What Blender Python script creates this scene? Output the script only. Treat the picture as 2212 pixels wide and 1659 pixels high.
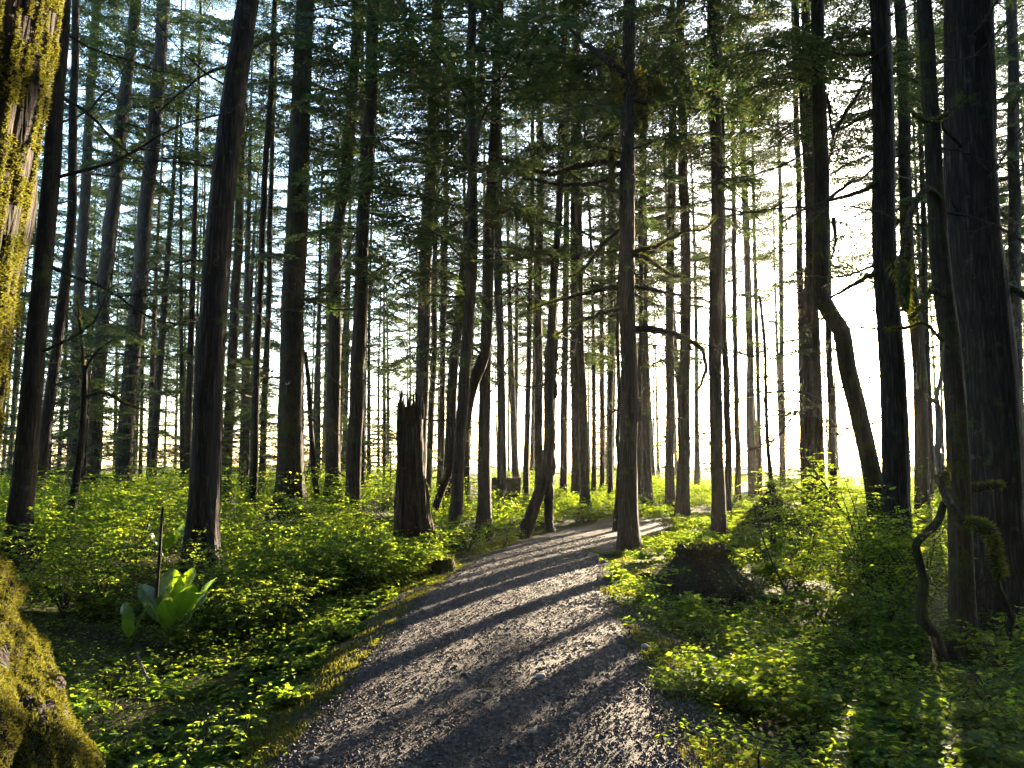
import bpy, math, random
import numpy as np
from mathutils import Matrix, Vector
RNG = np.random.default_rng(11)
random.seed(5)
for o in list(bpy.data.objects):
    bpy.data.objects.remove(o)
S = bpy.context.scene
COL = S.collection
R = math.radians

# ------------------------------------------------------------------ camera, sky, sun, exposure
CAM_H, PITCH, FPX = 1.6, R(5.7), 1703.0          # FPX: focal length in px of a 2212 px wide frame
cam = bpy.data.cameras.new('camera')
cam.sensor_width = 36.0
cam.lens = 36.0 * FPX / 2212.0
cam.clip_start, cam.clip_end = 0.05, 2000
camo = bpy.data.objects.new('camera', cam)
COL.objects.link(camo)
camo.location = (0, 0, CAM_H)
camo.rotation_euler = (R(90) + PITCH, 0, 0)
S.camera = camo

SUN_AZ, SUN_EL = R(26.5), R(9.5)                 # azimuth measured from +Y towards +X
w = bpy.data.worlds.new('World')
S.world = w
w.use_nodes = True
nt = w.node_tree
bg = nt.nodes['Background']
sky = nt.nodes.new('ShaderNodeTexSky')
sky.sky_type = 'NISHITA'
sky.sun_disc = False
sky.sun_elevation = SUN_EL
sky.sun_rotation = SUN_AZ
sky.dust_density = 1.2
sky.ozone_density = 2.0
nt.links.new(sky.outputs[0], bg.inputs[0])
bg.inputs[1].default_value = 0.15
sl = bpy.data.lights.new('sun', 'SUN')
sl.energy = 5.0
sl.angle = R(0.5)
sl.color = (1.0, 0.80, 0.54)
so = bpy.data.objects.new('sun', sl)
COL.objects.link(so)
SUN_DIR = Vector((math.sin(SUN_AZ) * math.cos(SUN_EL), math.cos(SUN_AZ) * math.cos(SUN_EL), math.sin(SUN_EL)))
so.rotation_euler = SUN_DIR.to_track_quat('Z', 'Y').to_euler()
so.location = (20, 40, 30)
S.view_settings.view_transform = 'Standard'
S.view_settings.look = 'None'
S.view_settings.exposure = 3.5
S.view_settings.gamma = 1.0
S.render.engine = 'CYCLES'
cy = S.cycles
cy.use_denoising = True
cy.denoiser = 'OPENIMAGEDENOISE'
cy.max_bounces = 6
cy.diffuse_bounces = 3
cy.glossy_bounces = 2
cy.transmission_bounces = 4
cy.transparent_max_bounces = 4
cy.volume_bounces = 0
cy.sample_clamp_indirect = 6.0
cy.use_adaptive_sampling = True
cy.adaptive_threshold = 0.02

def W(px, py, Y):
    """the point seen at pixel (px, py) of the 2212 x 1659 frame, Y metres in front of the camera"""
    u, v = (px - 1106.0) / FPX, (829.5 - py) / FPX
    d = np.array([u, math.cos(PITCH) - v * math.sin(PITCH), math.sin(PITCH) + v * math.cos(PITCH)])
    return np.array([0, 0, CAM_H]) + d * (Y / d[1])

# ------------------------------------------------------------------ noise, mesh building
def vnoise(x, y, seed=0):
    x = np.asarray(x, float); y = np.asarray(y, float)
    xi = np.floor(x).astype(np.int64); yi = np.floor(y).astype(np.int64)
    fx = x - xi; fy = y - yi
    fx = fx * fx * (3 - 2 * fx); fy = fy * fy * (3 - 2 * fy)
    def h(a, b):
        n = (a * 374761393 + b * 668265263 + seed * 974634777) & 0x7fffffff
        n = ((n ^ (n >> 13)) * 1274126177) & 0x7fffffff
        return ((n ^ (n >> 16)) & 0xffff) / 65535.0
    a = h(xi, yi) * (1 - fx) + h(xi + 1, yi) * fx
    b = h(xi, yi + 1) * (1 - fx) + h(xi + 1, yi + 1) * fx
    return a * (1 - fy) + b * fy
def fbm(x, y, seed=0, o=3):
    s = 0; a = 0.5
    for i in range(o):
        s = s + a * (vnoise(x * 2 ** i, y * 2 ** i, seed + i) - 0.5); a *= 0.5
    return s
def sstep(a, b, x):
    t = np.clip((x - a) / (b - a), 0, 1)
    return t * t * (3 - 2 * t)

class MB:
    def __init__(s): s.v = []; s.f = []; s.n = 0
    def add(s, V, F, mi=0):
        V = np.asarray(V, np.float32).reshape(-1, 3); F = np.asarray(F, np.int64)
        if len(F) == 0: return s
        s.v.append(V); s.f.append((F + s.n, mi)); s.n += len(V)
        return s
    def arrays(s): return np.concatenate(s.v), s.f
    def addmb(s, o, M=None, sc=1.0, t=(0, 0, 0)):
        V, fs = o.arrays()
        V = V * sc
        if M is not None: V = V @ np.asarray(M).T
        V = V + np.asarray(t)
        s.v.append(V.astype(np.float32))
        for F, mi in fs: s.f.append((F + s.n, mi))
        s.n += len(V)
        return s
    def mesh(s, name, mats, smooth=True):
        V = np.concatenate(s.v); me = bpy.data.meshes.new(name)
        me.vertices.add(len(V)); me.vertices.foreach_set('co', V.astype(np.float32).ravel())
        li = np.concatenate([F.ravel() for F, m in s.f])
        tot = np.concatenate([np.full(len(F), F.shape[1]) for F, m in s.f])
        mi = np.concatenate([np.full(len(F), m) for F, m in s.f])
        st = np.concatenate([[0], np.cumsum(tot)[:-1]])
        me.loops.add(len(li)); me.loops.foreach_set('vertex_index', li.astype(np.int32))
        me.polygons.add(len(tot))
        me.polygons.foreach_set('loop_start', st.astype(np.int32))
        me.polygons.foreach_set('loop_total', tot.astype(np.int32))
        me.polygons.foreach_set('material_index', mi.astype(np.int32))
        me.polygons.foreach_set('use_smooth', np.full(len(tot), smooth))
        for m in (mats if isinstance(mats, (list, tuple)) else [mats]): me.materials.append(m)
        me.update(calc_edges=True)
        return me
    def build(s, name, mats, parent=None, smooth=True, loc=None):
        return link(name, s.mesh(name, mats, smooth), parent, loc)
def link(name, data, parent=None, loc=None, rot=None, sc=None):
    o = bpy.data.objects.new(name, data); COL.objects.link(o)
    if parent is not None: o.parent = parent
    if loc is not None: o.location = [float(c) for c in loc]
    if rot is not None: o.rotation_euler = rot
    if sc is not None: o.scale = sc if isinstance(sc, (tuple, list)) else (sc, sc, sc)
    return o
def tag(o, label, cat, group=None):
    o['label'] = label; o['category'] = cat
    if group: o['group'] = group
    return o
def thing(name, loc, label, cat, group=None, rz=0):
    o = link(name, None, None, loc, (0, 0, rz)); o.empty_display_size = .2
    return tag(o, label, cat, group)

def smooth_line(P, step):
    """Catmull-Rom through P resampled about every step metres; columns beyond xyz ride along"""
    P = np.asarray(P, float)
    if len(P) == 2:
        n = max(2, int(np.linalg.norm((P[1] - P[0])[:3]) / step) + 1)
        return P[0] + (P[1] - P[0]) * np.linspace(0, 1, n)[:, None]
    Q = np.vstack([2 * P[0] - P[1], P, 2 * P[-1] - P[-2]]); out = []
    for i in range(1, len(Q) - 2):
        n = max(1, int(np.linalg.norm((Q[i + 1] - Q[i])[:3]) / step))
        t = np.arange(n)[:, None] / n
        a, b, c, d = Q[i - 1], Q[i], Q[i + 1], Q[i + 2]
        out.append(.5 * (2 * b + (c - a) * t + (2 * a - 5 * b + 4 * c - d) * t ** 2 + (3 * b - a - 3 * c + d) * t ** 3))
    out.append(P[-1:]); return np.vstack(out)

def tube(P, rad, k=8, cap=True, rough=0.0, seed=0, rfun=None):
    P = np.asarray(P, float); n = len(P); rad = np.broadcast_to(np.asarray(rad, float), (n,))
    T = np.gradient(P, axis=0); T /= np.linalg.norm(T, axis=1)[:, None] + 1e-9
    ref = np.array([1., 0, 0]) if abs(T[n // 2][0]) < .8 else np.array([0, 1., 0])
    A = np.zeros((n, 3)); a = ref
    for i in range(n):
        a = a - T[i] * np.dot(a, T[i]); a = a / (np.linalg.norm(a) + 1e-9); A[i] = a
    B = np.cross(T, A)
    th = np.linspace(0, 2 * np.pi, k, endpoint=False)
    rr = rad[:, None] * np.ones((1, k))
    if rfun is not None: rr = rr * rfun(P, th)
    if rough:
        s = np.cumsum(np.r_[0, np.linalg.norm(np.diff(P, axis=0), axis=1)])
        rr = rr * (1 + rough * 2 * fbm(th[None, :] * 1.6 + seed * 7.3, s[:, None] * 1.3 + seed, seed))
    V = P[:, None, :] + rr[..., None] * (np.cos(th)[None, :, None] * A[:, None, :] + np.sin(th)[None, :, None] * B[:, None, :])
    V = V.reshape(-1, 3)
    i = np.arange(n - 1)[:, None] * k; j = np.arange(k)[None, :]; j2 = (j + 1) % k
    F = np.stack([i + j, i + j2, i + k + j2, i + k + j], -1).reshape(-1, 4)
    mb = MB().add(V, F)
    if cap:
        for e in (0, n - 1):
            c = np.vstack([P[e], V[e * k:(e + 1) * k]])
            q = np.arange(k)
            mb.add(c, np.stack([np.zeros(k, int), 1 + q, 1 + (q + 1) % k], -1))
    return mb

def unit(a): return a / (np.linalg.norm(a, axis=-1, keepdims=True) + 1e-9)
def ovals(C, D, N, L, Wd, fold=0.12):
    """leaves: centre of base C, direction D, up N, length L, width Wd -> folded oval of two quads"""
    D = unit(D); Sd = unit(np.cross(N, D)); N = np.cross(D, Sd)
    L = np.broadcast_to(L, (len(C),))[:, None]; Wd = np.broadcast_to(Wd, (len(C),))[:, None]
    def p(s, t, h): return C + D * L * s + Sd * Wd * t + N * Wd * h
    V = np.stack([p(0, 0, 0), p(.3, .5, fold), p(.75, .38, fold * .6), p(1, 0, -.15), p(.75, -.38, fold * .6), p(.3, -.5, fold)], 1).reshape(-1, 3)
    b = np.arange(len(C))[:, None] * 6
    F = np.concatenate([b + np.array([[0, 1, 2, 3]]), b + np.array([[0, 3, 4, 5]])])
    return V, F
def diamonds(C, D, N, L, Wd):
    D = unit(D); Sd = unit(np.cross(N, D))
    L = np.broadcast_to(L, (len(C),))[:, None]; Wd = np.broadcast_to(Wd, (len(C),))[:, None]
    V = np.stack([C, C + D * L * .45 + Sd * Wd * .5, C + D * L, C + D * L * .45 - Sd * Wd * .5], 1).reshape(-1, 3)
    return V, np.arange(len(C) * 4).reshape(-1, 4)
def blades(C, D, L, Wd, rng):
    Sd = unit(np.cross(D, rng.normal(size=C.shape)))
    L = np.broadcast_to(L, (len(C),))[:, None]; Wd = np.broadcast_to(Wd, (len(C),))[:, None]
    V = np.stack([C - Sd * Wd * .5, C + Sd * Wd * .5, C + D * L], 1).reshape(-1, 3)
    return V, np.arange(len(C) * 3).reshape(-1, 3)

# ------------------------------------------------------------------ materials
def mat(name):
    m = bpy.data.materials.new(name); m.use_nodes = True
    t = m.node_tree; t.nodes.clear()
    return m, t, lambda k: t.nodes.new('ShaderNode' + k)
def ramp(t, fac, stops):
    r = t.nodes.new('ShaderNodeValToRGB')
    e = r.color_ramp.elements
    while len(e) < len(stops): e.new(0.5)
    for q, (p, c) in zip(e, stops): q.position = p; q.color = (*c, 1)
    t.links.new(fac, r.inputs[0]); return r.outputs[0]
def noise(t, scale, detail=4, vec=None, rough=.6):
    n = t.nodes.new('ShaderNodeTexNoise'); n.inputs['Scale'].default_value = scale
    n.inputs['Detail'].default_value = detail; n.inputs['Roughness'].default_value = rough
    if vec is not None: t.links.new(vec, n.inputs['Vector'])
    return n.outputs[0]
def leaf_mat(name, cols, trans, tmix=.5, gloss=.04, rough=.45):
    """thin leaf: diffuse + translucent + a little gloss, colour varying leaf by leaf"""
    m, t, N = mat(name)
    g = N('NewGeometry'); oi = N('ObjectInfo')
    c = ramp(t, g.outputs['Random Per Island'], [(i / max(1, len(cols) - 1), q) for i, q in enumerate(cols)])
    c2 = ramp(t, g.outputs['Random Per Island'], [(i / max(1, len(trans) - 1), q) for i, q in enumerate(trans)])
    d = N('BsdfDiffuse'); tr = N('BsdfTranslucent'); gl = N('BsdfGlossy'); gl.inputs['Roughness'].default_value = rough
    t.links.new(c, d.inputs[0]); t.links.new(c2, tr.inputs[0])
    mx = N('MixShader'); mx.inputs[0].default_value = tmix
    t.links.new(d.outputs[0], mx.inputs[1]); t.links.new(tr.outputs[0], mx.inputs[2])
    m2 = N('MixShader'); m2.inputs[0].default_value = gloss
    t.links.new(mx.outputs[0], m2.inputs[1]); t.links.new(gl.outputs[0], m2.inputs[2])
    out = N('OutputMaterial'); t.links.new(m2.outputs[0], out.inputs[0])
    return m
def bark_mat(name, dark, mid, light, moss=(.05, .07, .015), mossamt=.5, sc=1.0, bump=1.0, flake=True):
    m, t, N = mat(name)
    tc = N('TexCoord'); mp = N('Mapping'); mp.inputs['Scale'].default_value = (22 * sc, 22 * sc, 1.7 * sc)
    t.links.new(tc.outputs['Object'], mp.inputs[0])
    n1 = noise(t, 1.0, 6, mp.outputs[0], .65)
    v = N('TexVoronoi'); v.feature = 'DISTANCE_TO_EDGE'; v.inputs['Scale'].default_value = 1.3
    ad = N('VectorMath'); ad.operation = 'ADD'
    nn = N('TexNoise'); nn.inputs['Scale'].default_value = .8; nn.inputs['Detail'].default_value = 5; t.links.new(mp.outputs[0], nn.inputs['Vector'])
    t.links.new(mp.outputs[0], ad.inputs[0]); t.links.new(nn.outputs[1], ad.inputs[1]); t.links.new(ad.outputs[0], v.inputs['Vector'])
    crack = ramp(t, v.outputs[0], [(0.0, (.25, .25, .25)), (.4, (1, 1, 1))])
    mul = N('Math'); mul.operation = 'MULTIPLY'; t.links.new(crack, mul.inputs[0]); t.links.new(n1, mul.inputs[1])
    col = ramp(t, mul.outputs[0], [(0.05, dark), (.38, mid), (.75, light)])
    n2 = noise(t, 2.3, 5, tc.outputs['Object'], .7)
    mk = ramp(t, n2, [(.62 - .25 * mossamt, (0, 0, 0)), (.74 - .25 * mossamt, (1, 1, 1))])
    n3 = noise(t, 60, 3, tc.outputs['Object'])
    mcol = ramp(t, n3, [(.3, tuple(c * .5 for c in moss)), (.7, tuple(c * 1.5 for c in moss))])
    mx = N('MixRGB'); t.links.new(mk, mx.inputs[0]); t.links.new(col, mx.inputs[1]); t.links.new(mcol, mx.inputs[2])
    n4 = noise(t, 5.5, 5, tc.outputs['Object'], .75)                 # pale lichen patches
    lk = ramp(t, n4, [(.60, (0, 0, 0)), (.70, (.55, .55, .55))]); mx0 = mx
    mx = N('MixRGB'); t.links.new(lk, mx.inputs[0]); t.links.new(mx0.outputs[0], mx.inputs[1]); mx.inputs[2].default_value = (light[0] * 1.25, light[1] * 1.35, light[2] * 1.3, 1)
    b = N('BsdfPrincipled'); b.inputs['Roughness'].default_value = .9; b.inputs['Specular IOR Level'].default_value = .2
    t.links.new(mx.outputs[0], b.inputs['Base Color'])
    bp = N('Bump'); bp.inputs['Strength'].default_value = bump; bp.inputs['Distance'].default_value = .03
    t.links.new(mul.outputs[0], bp.inputs['Height']); t.links.new(bp.outputs[0], b.inputs['Normal'])
    out = N('OutputMaterial'); t.links.new(b.outputs[0], out.inputs[0])
    return m
BARK = bark_mat('bark', (.012, .009, .007), (.038, .029, .023), (.085, .066, .053), mossamt=.3)
BARKG = bark_mat('grey bark', (.02, .018, .016), (.055, .049, .045), (.12, .108, .10), mossamt=.2)
BARKM = bark_mat('mossy bark', (.012, .009, .006), (.036, .027, .02), (.075, .058, .043), moss=(.036, .042, .011), mossamt=.6)
BARKR = bark_mat('rough bark', (.010, .008, .007), (.038, .031, .027), (.10, .083, .072), mossamt=.12, sc=.75, bump=1.4)
ROT = bark_mat('rotten wood', (.010, .006, .004), (.04, .021, .012), (.09, .05, .03), moss=(.024, .032, .009), mossamt=.35, sc=.8, bump=1.6)
TWIG = bark_mat('dead twig bark', (.02, .016, .013), (.045, .036, .028), (.08, .066, .054), moss=(.06, .055, .016), mossamt=.4)
PALE = bark_mat('bleached wood', (.10, .085, .07), (.22, .19, .16), (.36, .32, .28), mossamt=.2)
NEEDLE = leaf_mat('conifer needles', [(.012, .036, .022), (.024, .056, .030), (.042, .075, .034)],
                  [(.035, .080, .020), (.07, .125, .028), (.15, .165, .035)], .42, .03)
SHRUB = leaf_mat('shrub leaves', [(.018, .058, .024), (.030, .082, .028), (.055, .105, .032)],
                 [(.20, .35, .012), (.32, .48, .018), (.50, .54, .03)], .58, .014)
BROAD = leaf_mat('broad leaf', [(.035, .10, .012), (.05, .13, .016)], [(.20, .36, .010), (.26, .42, .012)], .55, .08, .35)
MOSS = leaf_mat('moss', [(.05, .060, .012), (.09, .098, .02), (.14, .13, .035)], [(.13, .14, .017), (.27, .25, .032)], .4, .01, .6)
MOSSG = leaf_mat('green moss', [(.04, .06, .01), (.07, .09, .014), (.11, .11, .025)], [(.10, .13, .012), (.20, .20, .025)], .4, .02, .6)

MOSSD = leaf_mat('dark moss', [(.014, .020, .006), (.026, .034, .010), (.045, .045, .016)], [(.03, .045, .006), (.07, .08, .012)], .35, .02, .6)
def ground_mat():
    m, t, N = mat('forest floor')
    tc = N('TexCoord')
    n1 = noise(t, .9, 6, tc.outputs['Object'], .65); n2 = noise(t, 38, 5, tc.outputs['Object'], .7)
    litter = ramp(t, n2, [(.3, (.012, .008, .005)), (.52, (.038, .026, .016)), (.75, (.09, .062, .038))])
    mossc = ramp(t, n2, [(.3, (.018, .028, .006)), (.7, (.075, .085, .018))])
    mk = ramp(t, n1, [(.36, (0, 0, 0)), (.48, (1, 1, 1))])
    mx = N('MixRGB'); t.links.new(mk, mx.inputs[0]); t.links.new(litter, mx.inputs[1]); t.links.new(mossc, mx.inputs[2])
    b = N('BsdfPrincipled'); b.inputs['Roughness'].default_value = .95; b.inputs['Specular IOR Level'].default_value = .15
    t.links.new(mx.outputs[0], b.inputs['Base Color'])
    bp = N('Bump'); bp.inputs['Strength'].default_value = .9; bp.inputs['Distance'].default_value = .04
    t.links.new(n2, bp.inputs['Height']); t.links.new(bp.outputs[0], b.inputs['Normal'])
    o = N('OutputMaterial'); t.links.new(b.outputs[0], o.inputs[0]); return m
def path_mat():
    m, t, N = mat('gravel path')
    tc = N('TexCoord')
    v = N('TexVoronoi'); v.inputs['Scale'].default_value = 75; t.links.new(tc.outputs['Object'], v.inputs['Vector'])
    n2 = noise(t, 120, 4, tc.outputs['Object'], .7); n1 = noise(t, 1.2, 4, tc.outputs['Object'])
    sep = N('SeparateColor'); t.links.new(v.outputs['Color'], sep.inputs[0])
    c = ramp(t, sep.outputs[0], [(0, (.040, .034, .034)), (.5, (.070, .059, .058)), (1, (.115, .098, .095))])
    c1 = ramp(t, n1, [(.35, (.72, .66, .62)), (.65, (1, .98, .97))])
    mx = N('MixRGB'); mx.blend_type = 'MULTIPLY'; mx.inputs[0].default_value = 1
    t.links.new(c, mx.inputs[1]); t.links.new(c1, mx.inputs[2])
    b = N('BsdfPrincipled'); b.inputs['Roughness'].default_value = .85; b.inputs['Specular IOR Level'].default_value = .3
    t.links.new(mx.outputs[0], b.inputs['Base Color'])
    ma = N('Math'); ma.operation = 'MULTIPLY_ADD'; ma.inputs[1].default_value = -.8
    t.links.new(v.outputs['Distance'], ma.inputs[0]); t.links.new(n2, ma.inputs[2])
    bp = N('Bump'); bp.inputs['Strength'].default_value = .8; bp.inputs['Distance'].default_value = .012
    t.links.new(ma.outputs[0], bp.inputs['Height']); t.links.new(bp.outputs[0], b.inputs['Normal'])
    o = N('OutputMaterial'); t.links.new(b.outputs[0], o.inputs[0]); return m
def stone_mat(name, stops):
    m, t, N = mat(name)
    g = N('NewGeometry')
    c = ramp(t, g.outputs['Random Per Island'], stops)
    b = N('BsdfPrincipled'); b.inputs['Roughness'].default_value = .85; b.inputs['Specular IOR Level'].default_value = .2
    t.links.new(c, b.inputs['Base Color'])
    o = N('OutputMaterial'); t.links.new(b.outputs[0], o.inputs[0]); return m
GROUND, PATHM = ground_mat(), path_mat()
STONES = stone_mat('gravel stones', [(0, (.045, .038, .038)), (.5, (.085, .072, .070)), (.85, (.125, .107, .102)), (1, (.19, .165, .155))])
PEBBLE = stone_mat('pale stone', [(0, (.20, .185, .18)), (1, (.30, .28, .27))])

# ------------------------------------------------------------------ terrain
CY = np.array([-6., 0, 4, 7, 10, 13.6, 16.5, 18.8, 21, 23, 25, 27])
CX = np.array([-.55, -.35, -.15, -.05, .02, .52, 1.22, 2.05, 3.4, 5.2, 7.5, 10.])
HW = 1.13
def cx(y): return np.interp(y, CY, CX)
def lat(x, y):
    y = np.asarray(y, float)
    sl_ = (cx(y + .4) - cx(y - .4)) / .8
    return (x - cx(y)) / np.sqrt(1 + sl_ ** 2)
def gz(x, y):
    x = np.asarray(x, float); y = np.asarray(y, float)
    d = lat(x, y); fade = 1 - sstep(21, 24, y)
    inner = .05 * (1 - (d / HW) ** 2) - .035
    s = np.maximum(-d - HW, 0); near = 1 - sstep(8, 16, y)
    left = -(.13 + .20 * near) * sstep(0, 1.5, s) + (.46 + .18 * near) * sstep(2.0, 5.5, s)
    r = np.maximum(d - HW, 0)
    right = -(.12 + .38 * near) * sstep(0, 1.6, r) + .12 * sstep(5, 12, r)
    h = np.where(np.abs(d) < HW, inner, np.where(d < 0, left - .035, right - .035)) * fade
    off = sstep(.0, .8, np.abs(d) - HW)
    h = h + off * (.22 * fbm(x * .45, y * .45, 3) + .10 * fbm(x * 1.7, y * 1.7, 9)) + off * .04 * fbm(x * 6, y * 6, 21)
    h = h + .46 * np.exp(-(((x - 2.95) / .85) ** 2 + ((y - 11.9) / 1.3) ** 2))          # humus mound under the rotten stump
    h = h - .10 * np.exp(-(((x + 1.9) / .8) ** 2 + ((y - 5.1) / 1.2) ** 2))           # dark hollow by the mossy roots
    h = h + .35 * np.exp(-(((x - 6.3) / 1.2) ** 2 + ((y - 19.2) / 1.5) ** 2))
    return h
def axis(lo, hi, step, far, n):
    fine = np.arange(lo, hi + 1e-6, step)
    g = np.geomspace(step * 2, far, n)
    return np.concatenate([(lo - g)[::-1], fine, hi + g])
xs = axis(-14, 14, .14, 300, 26); ys = axis(1, 32, .14, 300, 26)
GX, GY = np.meshgrid(xs, ys)
V = np.stack([GX, GY, gz(GX, GY)], -1).reshape(-1, 3)
nx, ny = len(xs), len(ys)
i = (np.arange(ny - 1)[:, None] * nx + np.arange(nx - 1)[None, :])
F = np.stack([i, i + 1, i + nx + 1, i + nx], -1).reshape(-1, 4)
g = MB().add(V, F).build('ground', GROUND); g['kind'] = 'structure'
# the path lies on the ground as a crowned sheet whose ragged edges dip below the soil
py_ = np.arange(-5, 22.6, .1); K = 41
dl = np.linspace(-1.25, 1.25, K)
PYg, DL = np.meshgrid(py_, dl, indexing='ij')
slope = (cx(PYg + .4) - cx(PYg - .4)) / .8; nrm = np.sqrt(1 + slope ** 2)
PX = cx(PYg) + DL / nrm; PYY = PYg - DL * slope / nrm
edge = HW - .05 + .18 * fbm(PYg * 1.3, DL * .5 + 40, 5) + .1 * fbm(PYg * 5, DL * 2, 6)
PZ = .05 * (1 - (DL / HW) ** 2) - .02 + .014 * fbm(PX * 3, PYY * 3, 31) + .012 * fbm(PX * 12, PYY * 12, 35)
PZ = PZ - .12 * sstep(-.02, .14, np.abs(DL) - edge)
i = (np.arange(len(py_) - 1)[:, None] * K + np.arange(K - 1)[None, :])
F = np.stack([i, i + 1, i + K + 1, i + K], -1).reshape(-1, 4)
g = MB().add(np.stack([PX, PYY, PZ], -1), F).build('path', PATHM); g['kind'] = 'structure'
def pz(x, y):
    d = lat(x, y)
    return .05 * (1 - (d / HW) ** 2) - .02

def hit(px, py):
    """where the line of sight through pixel (px, py) meets the ground"""
    a = np.array([0, 0, CAM_H]); d = W(px, py, 1.0) - a
    t = np.arange(2.5, 45, .02); p = a + d * t[:, None]
    k = np.argmax(p[:, 2] < gz(p[:, 0], p[:, 1]))
    return p[k] if k else p[-1]
def pebbles(P, size, rng):
    """angular stones: jittered octahedra"""
    n = len(P)
    base = np.array([[1, 0, 0], [0, 1, 0], [-1, 0, 0], [0, -1, 0], [0, 0, 1], [0, 0, -1]], float)
    V = base[None] * (.7 + .6 * rng.random((n, 6, 1))) * np.array([1, .8, .55])
    a = rng.random(n) * 6.283; c, s_ = np.cos(a), np.sin(a)
    V = np.stack([V[..., 0] * c[:, None] - V[..., 1] * s_[:, None], V[..., 0] * s_[:, None] + V[..., 1] * c[:, None], V[..., 2] + .25 * (V[..., 0] * (rng.random((n, 1)) - .5))], -1)
    V = V * size[:, None, None] + P[:, None]
    T = np.array([[0, 1, 4], [1, 2, 4], [2, 3, 4], [3, 0, 4], [1, 0, 5], [2, 1, 5], [3, 2, 5], [0, 3, 5]])
    return V.reshape(-1, 3), (np.arange(n)[:, None, None] * 6 + T[None]).reshape(-1, 3)
n = 105000
yy = 3.2 + 14 * RNG.random(n) ** 1.9; dd = RNG.uniform(-1.35, 1.38, n)
dd = np.where(RNG.random(n) < .12, np.sign(dd) * (1.0 + .5 * RNG.random(n) ** 2), dd)
x_ = cx(yy) + dd
zz = np.where(np.abs(dd) < HW + .02, pz(x_, yy), gz(x_, yy))
sz = .0035 + .006 * RNG.random(n) ** 2 + .013 * RNG.random(n) ** 12
g = MB().add(*pebbles(np.stack([x_, yy, zz + sz * .4], -1), sz, RNG)).build('gravel', STONES, smooth=False)
g['kind'] = 'stuff'

# ------------------------------------------------------------------ foliage prototypes
def bough(rng, L=2.4, dens=1.0, droop=.25):
    mb = MB()
    n = 14; s = np.linspace(0, 1, n)
    bend = rng.normal(0, .06)
    stem = np.stack([L * s, L * bend * s ** 2, L * (-droop * s ** 1.6 + .10 * np.sin(s * 3.1)) * .6], -1)
    mb.addmb(tube(stem, .018 * (1 - s) + .004, 4, False)); 
    C, D, Ns = [], [], []
    st = .085 / dens; k = 0
    for q in np.arange(.18 * L, L, st):
        k += 1; f = q / L; side = 1 if k % 2 else -1
        base = np.array([np.interp(q, stem[:, 0], stem[:, j]) for j in range(3)])
        bl = (.16 + .95 * (1 - f) ** .8 * min(1, (f - .1) * 5)) * rng.uniform(.55, 1.1) * .85
        ang = R(rng.uniform(42, 72)) * side
        d = np.array([math.cos(ang), math.sin(ang), rng.uniform(-.22, .06)])
        m = max(2, int(bl / .048)); u = (np.arange(m) + .5) / m
        pts = base + d * bl * u[:, None]; pts[:, 2] -= .16 * bl * u ** 2
        if bl > .3: mb.addmb(tube(np.vstack([base, pts[-1]]), .004, 3, False))
        for sd in (1, -1):
            a2 = ang + sd * R(48) + rng.normal(0, .25, m)
            C.append(pts); D.append(np.stack([np.cos(a2), np.sin(a2), rng.normal(-.16, .2, m)], -1))
        C.append(pts[-1:]); D.append(d[None])
    C = np.concatenate(C); D = np.concatenate(D)
    keep = rng.random(len(C)) < .9
    C, D = C[keep], D[keep]
    N = unit(np.array([0, 0, 1.]) + rng.normal(0, .35, C.shape))
    V, F = diamonds(C, D, N, rng.uniform(.10, .19, len(C)), rng.uniform(.026, .046, len(C)))
    mb2 = MB(); mb2.addmb(mb); mb2.f = [(f, 1) for f, _ in mb2.f]
    mb2.add(V, F, 0)
    return mb2
def rotm(az, el, roll=0):
    return np.array(Matrix.Rotation(az, 3, 'Z') @ Matrix.Rotation(-el, 3, 'Y') @ Matrix.Rotation(roll, 3, 'X'))
rb = np.random.default_rng(3)
BOUGHS = [bough(rb, 2.4, 1.45, rb.uniform(.15, .4)) for _ in range(6)]
BOUGHT = [bough(rb, 2.4, .85, rb.uniform(.1, .35)) for _ in range(4)]
def crown_mesh(seed, H=14.0, nb=78, Lm=1.0, low_sparse=.25, lib=None, el0=(-22, 12)):
    rng = np.random.default_rng(seed); mb = MB(); az = rng.random() * 6.28; lib = lib or BOUGHS
    for k in range(nb):
        u = (k + rng.random()) / nb
        if u < .35 and rng.random() < low_sparse: az += 2.4; continue
        az += 2.4 + rng.normal(0, .4)
        sc = Lm * (.28 + .85 * (1 - u) ** .7) * rng.uniform(.65, 1.15) * (0.75 + .25 * min(1, u * 5))
        el = R(rng.uniform(*el0)) + R(26) * u
        mb.addmb(lib[rng.integers(len(lib))], rotm(az, el, rng.normal(0, .25)), sc, (0, 0, H * u))
    return mb.mesh('crown', [NEEDLE, TWIG], False)
CROWNS = [crown_mesh(20 + q, nb=n_, Lm=l_) for q, (n_, l_) in enumerate([(88, 1.1), (78, 1.25), (92, 1.05), (74, 1.2), (84, 1.0)])]
THIN = [crown_mesh(40 + q, H=16, nb=64, Lm=1.0, low_sparse=.5, lib=BOUGHT + BOUGHS[:2]) for q in range(4)]
SAP = [crown_mesh(60 + q, H=5, nb=54, Lm=.75, low_sparse=.2, lib=BOUGHT, el0=(-12, 10)) for q in range(4)]
LOWB = [b.mesh('foliage_bough', [NEEDLE, TWIG], False) for b in BOUGHS]
LOWT = [bough(rb, 2.2, .55, rb.uniform(.1, .45)).mesh('foliage_bough', [NEEDLE, TWIG], False) for _ in range(5)]
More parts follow.
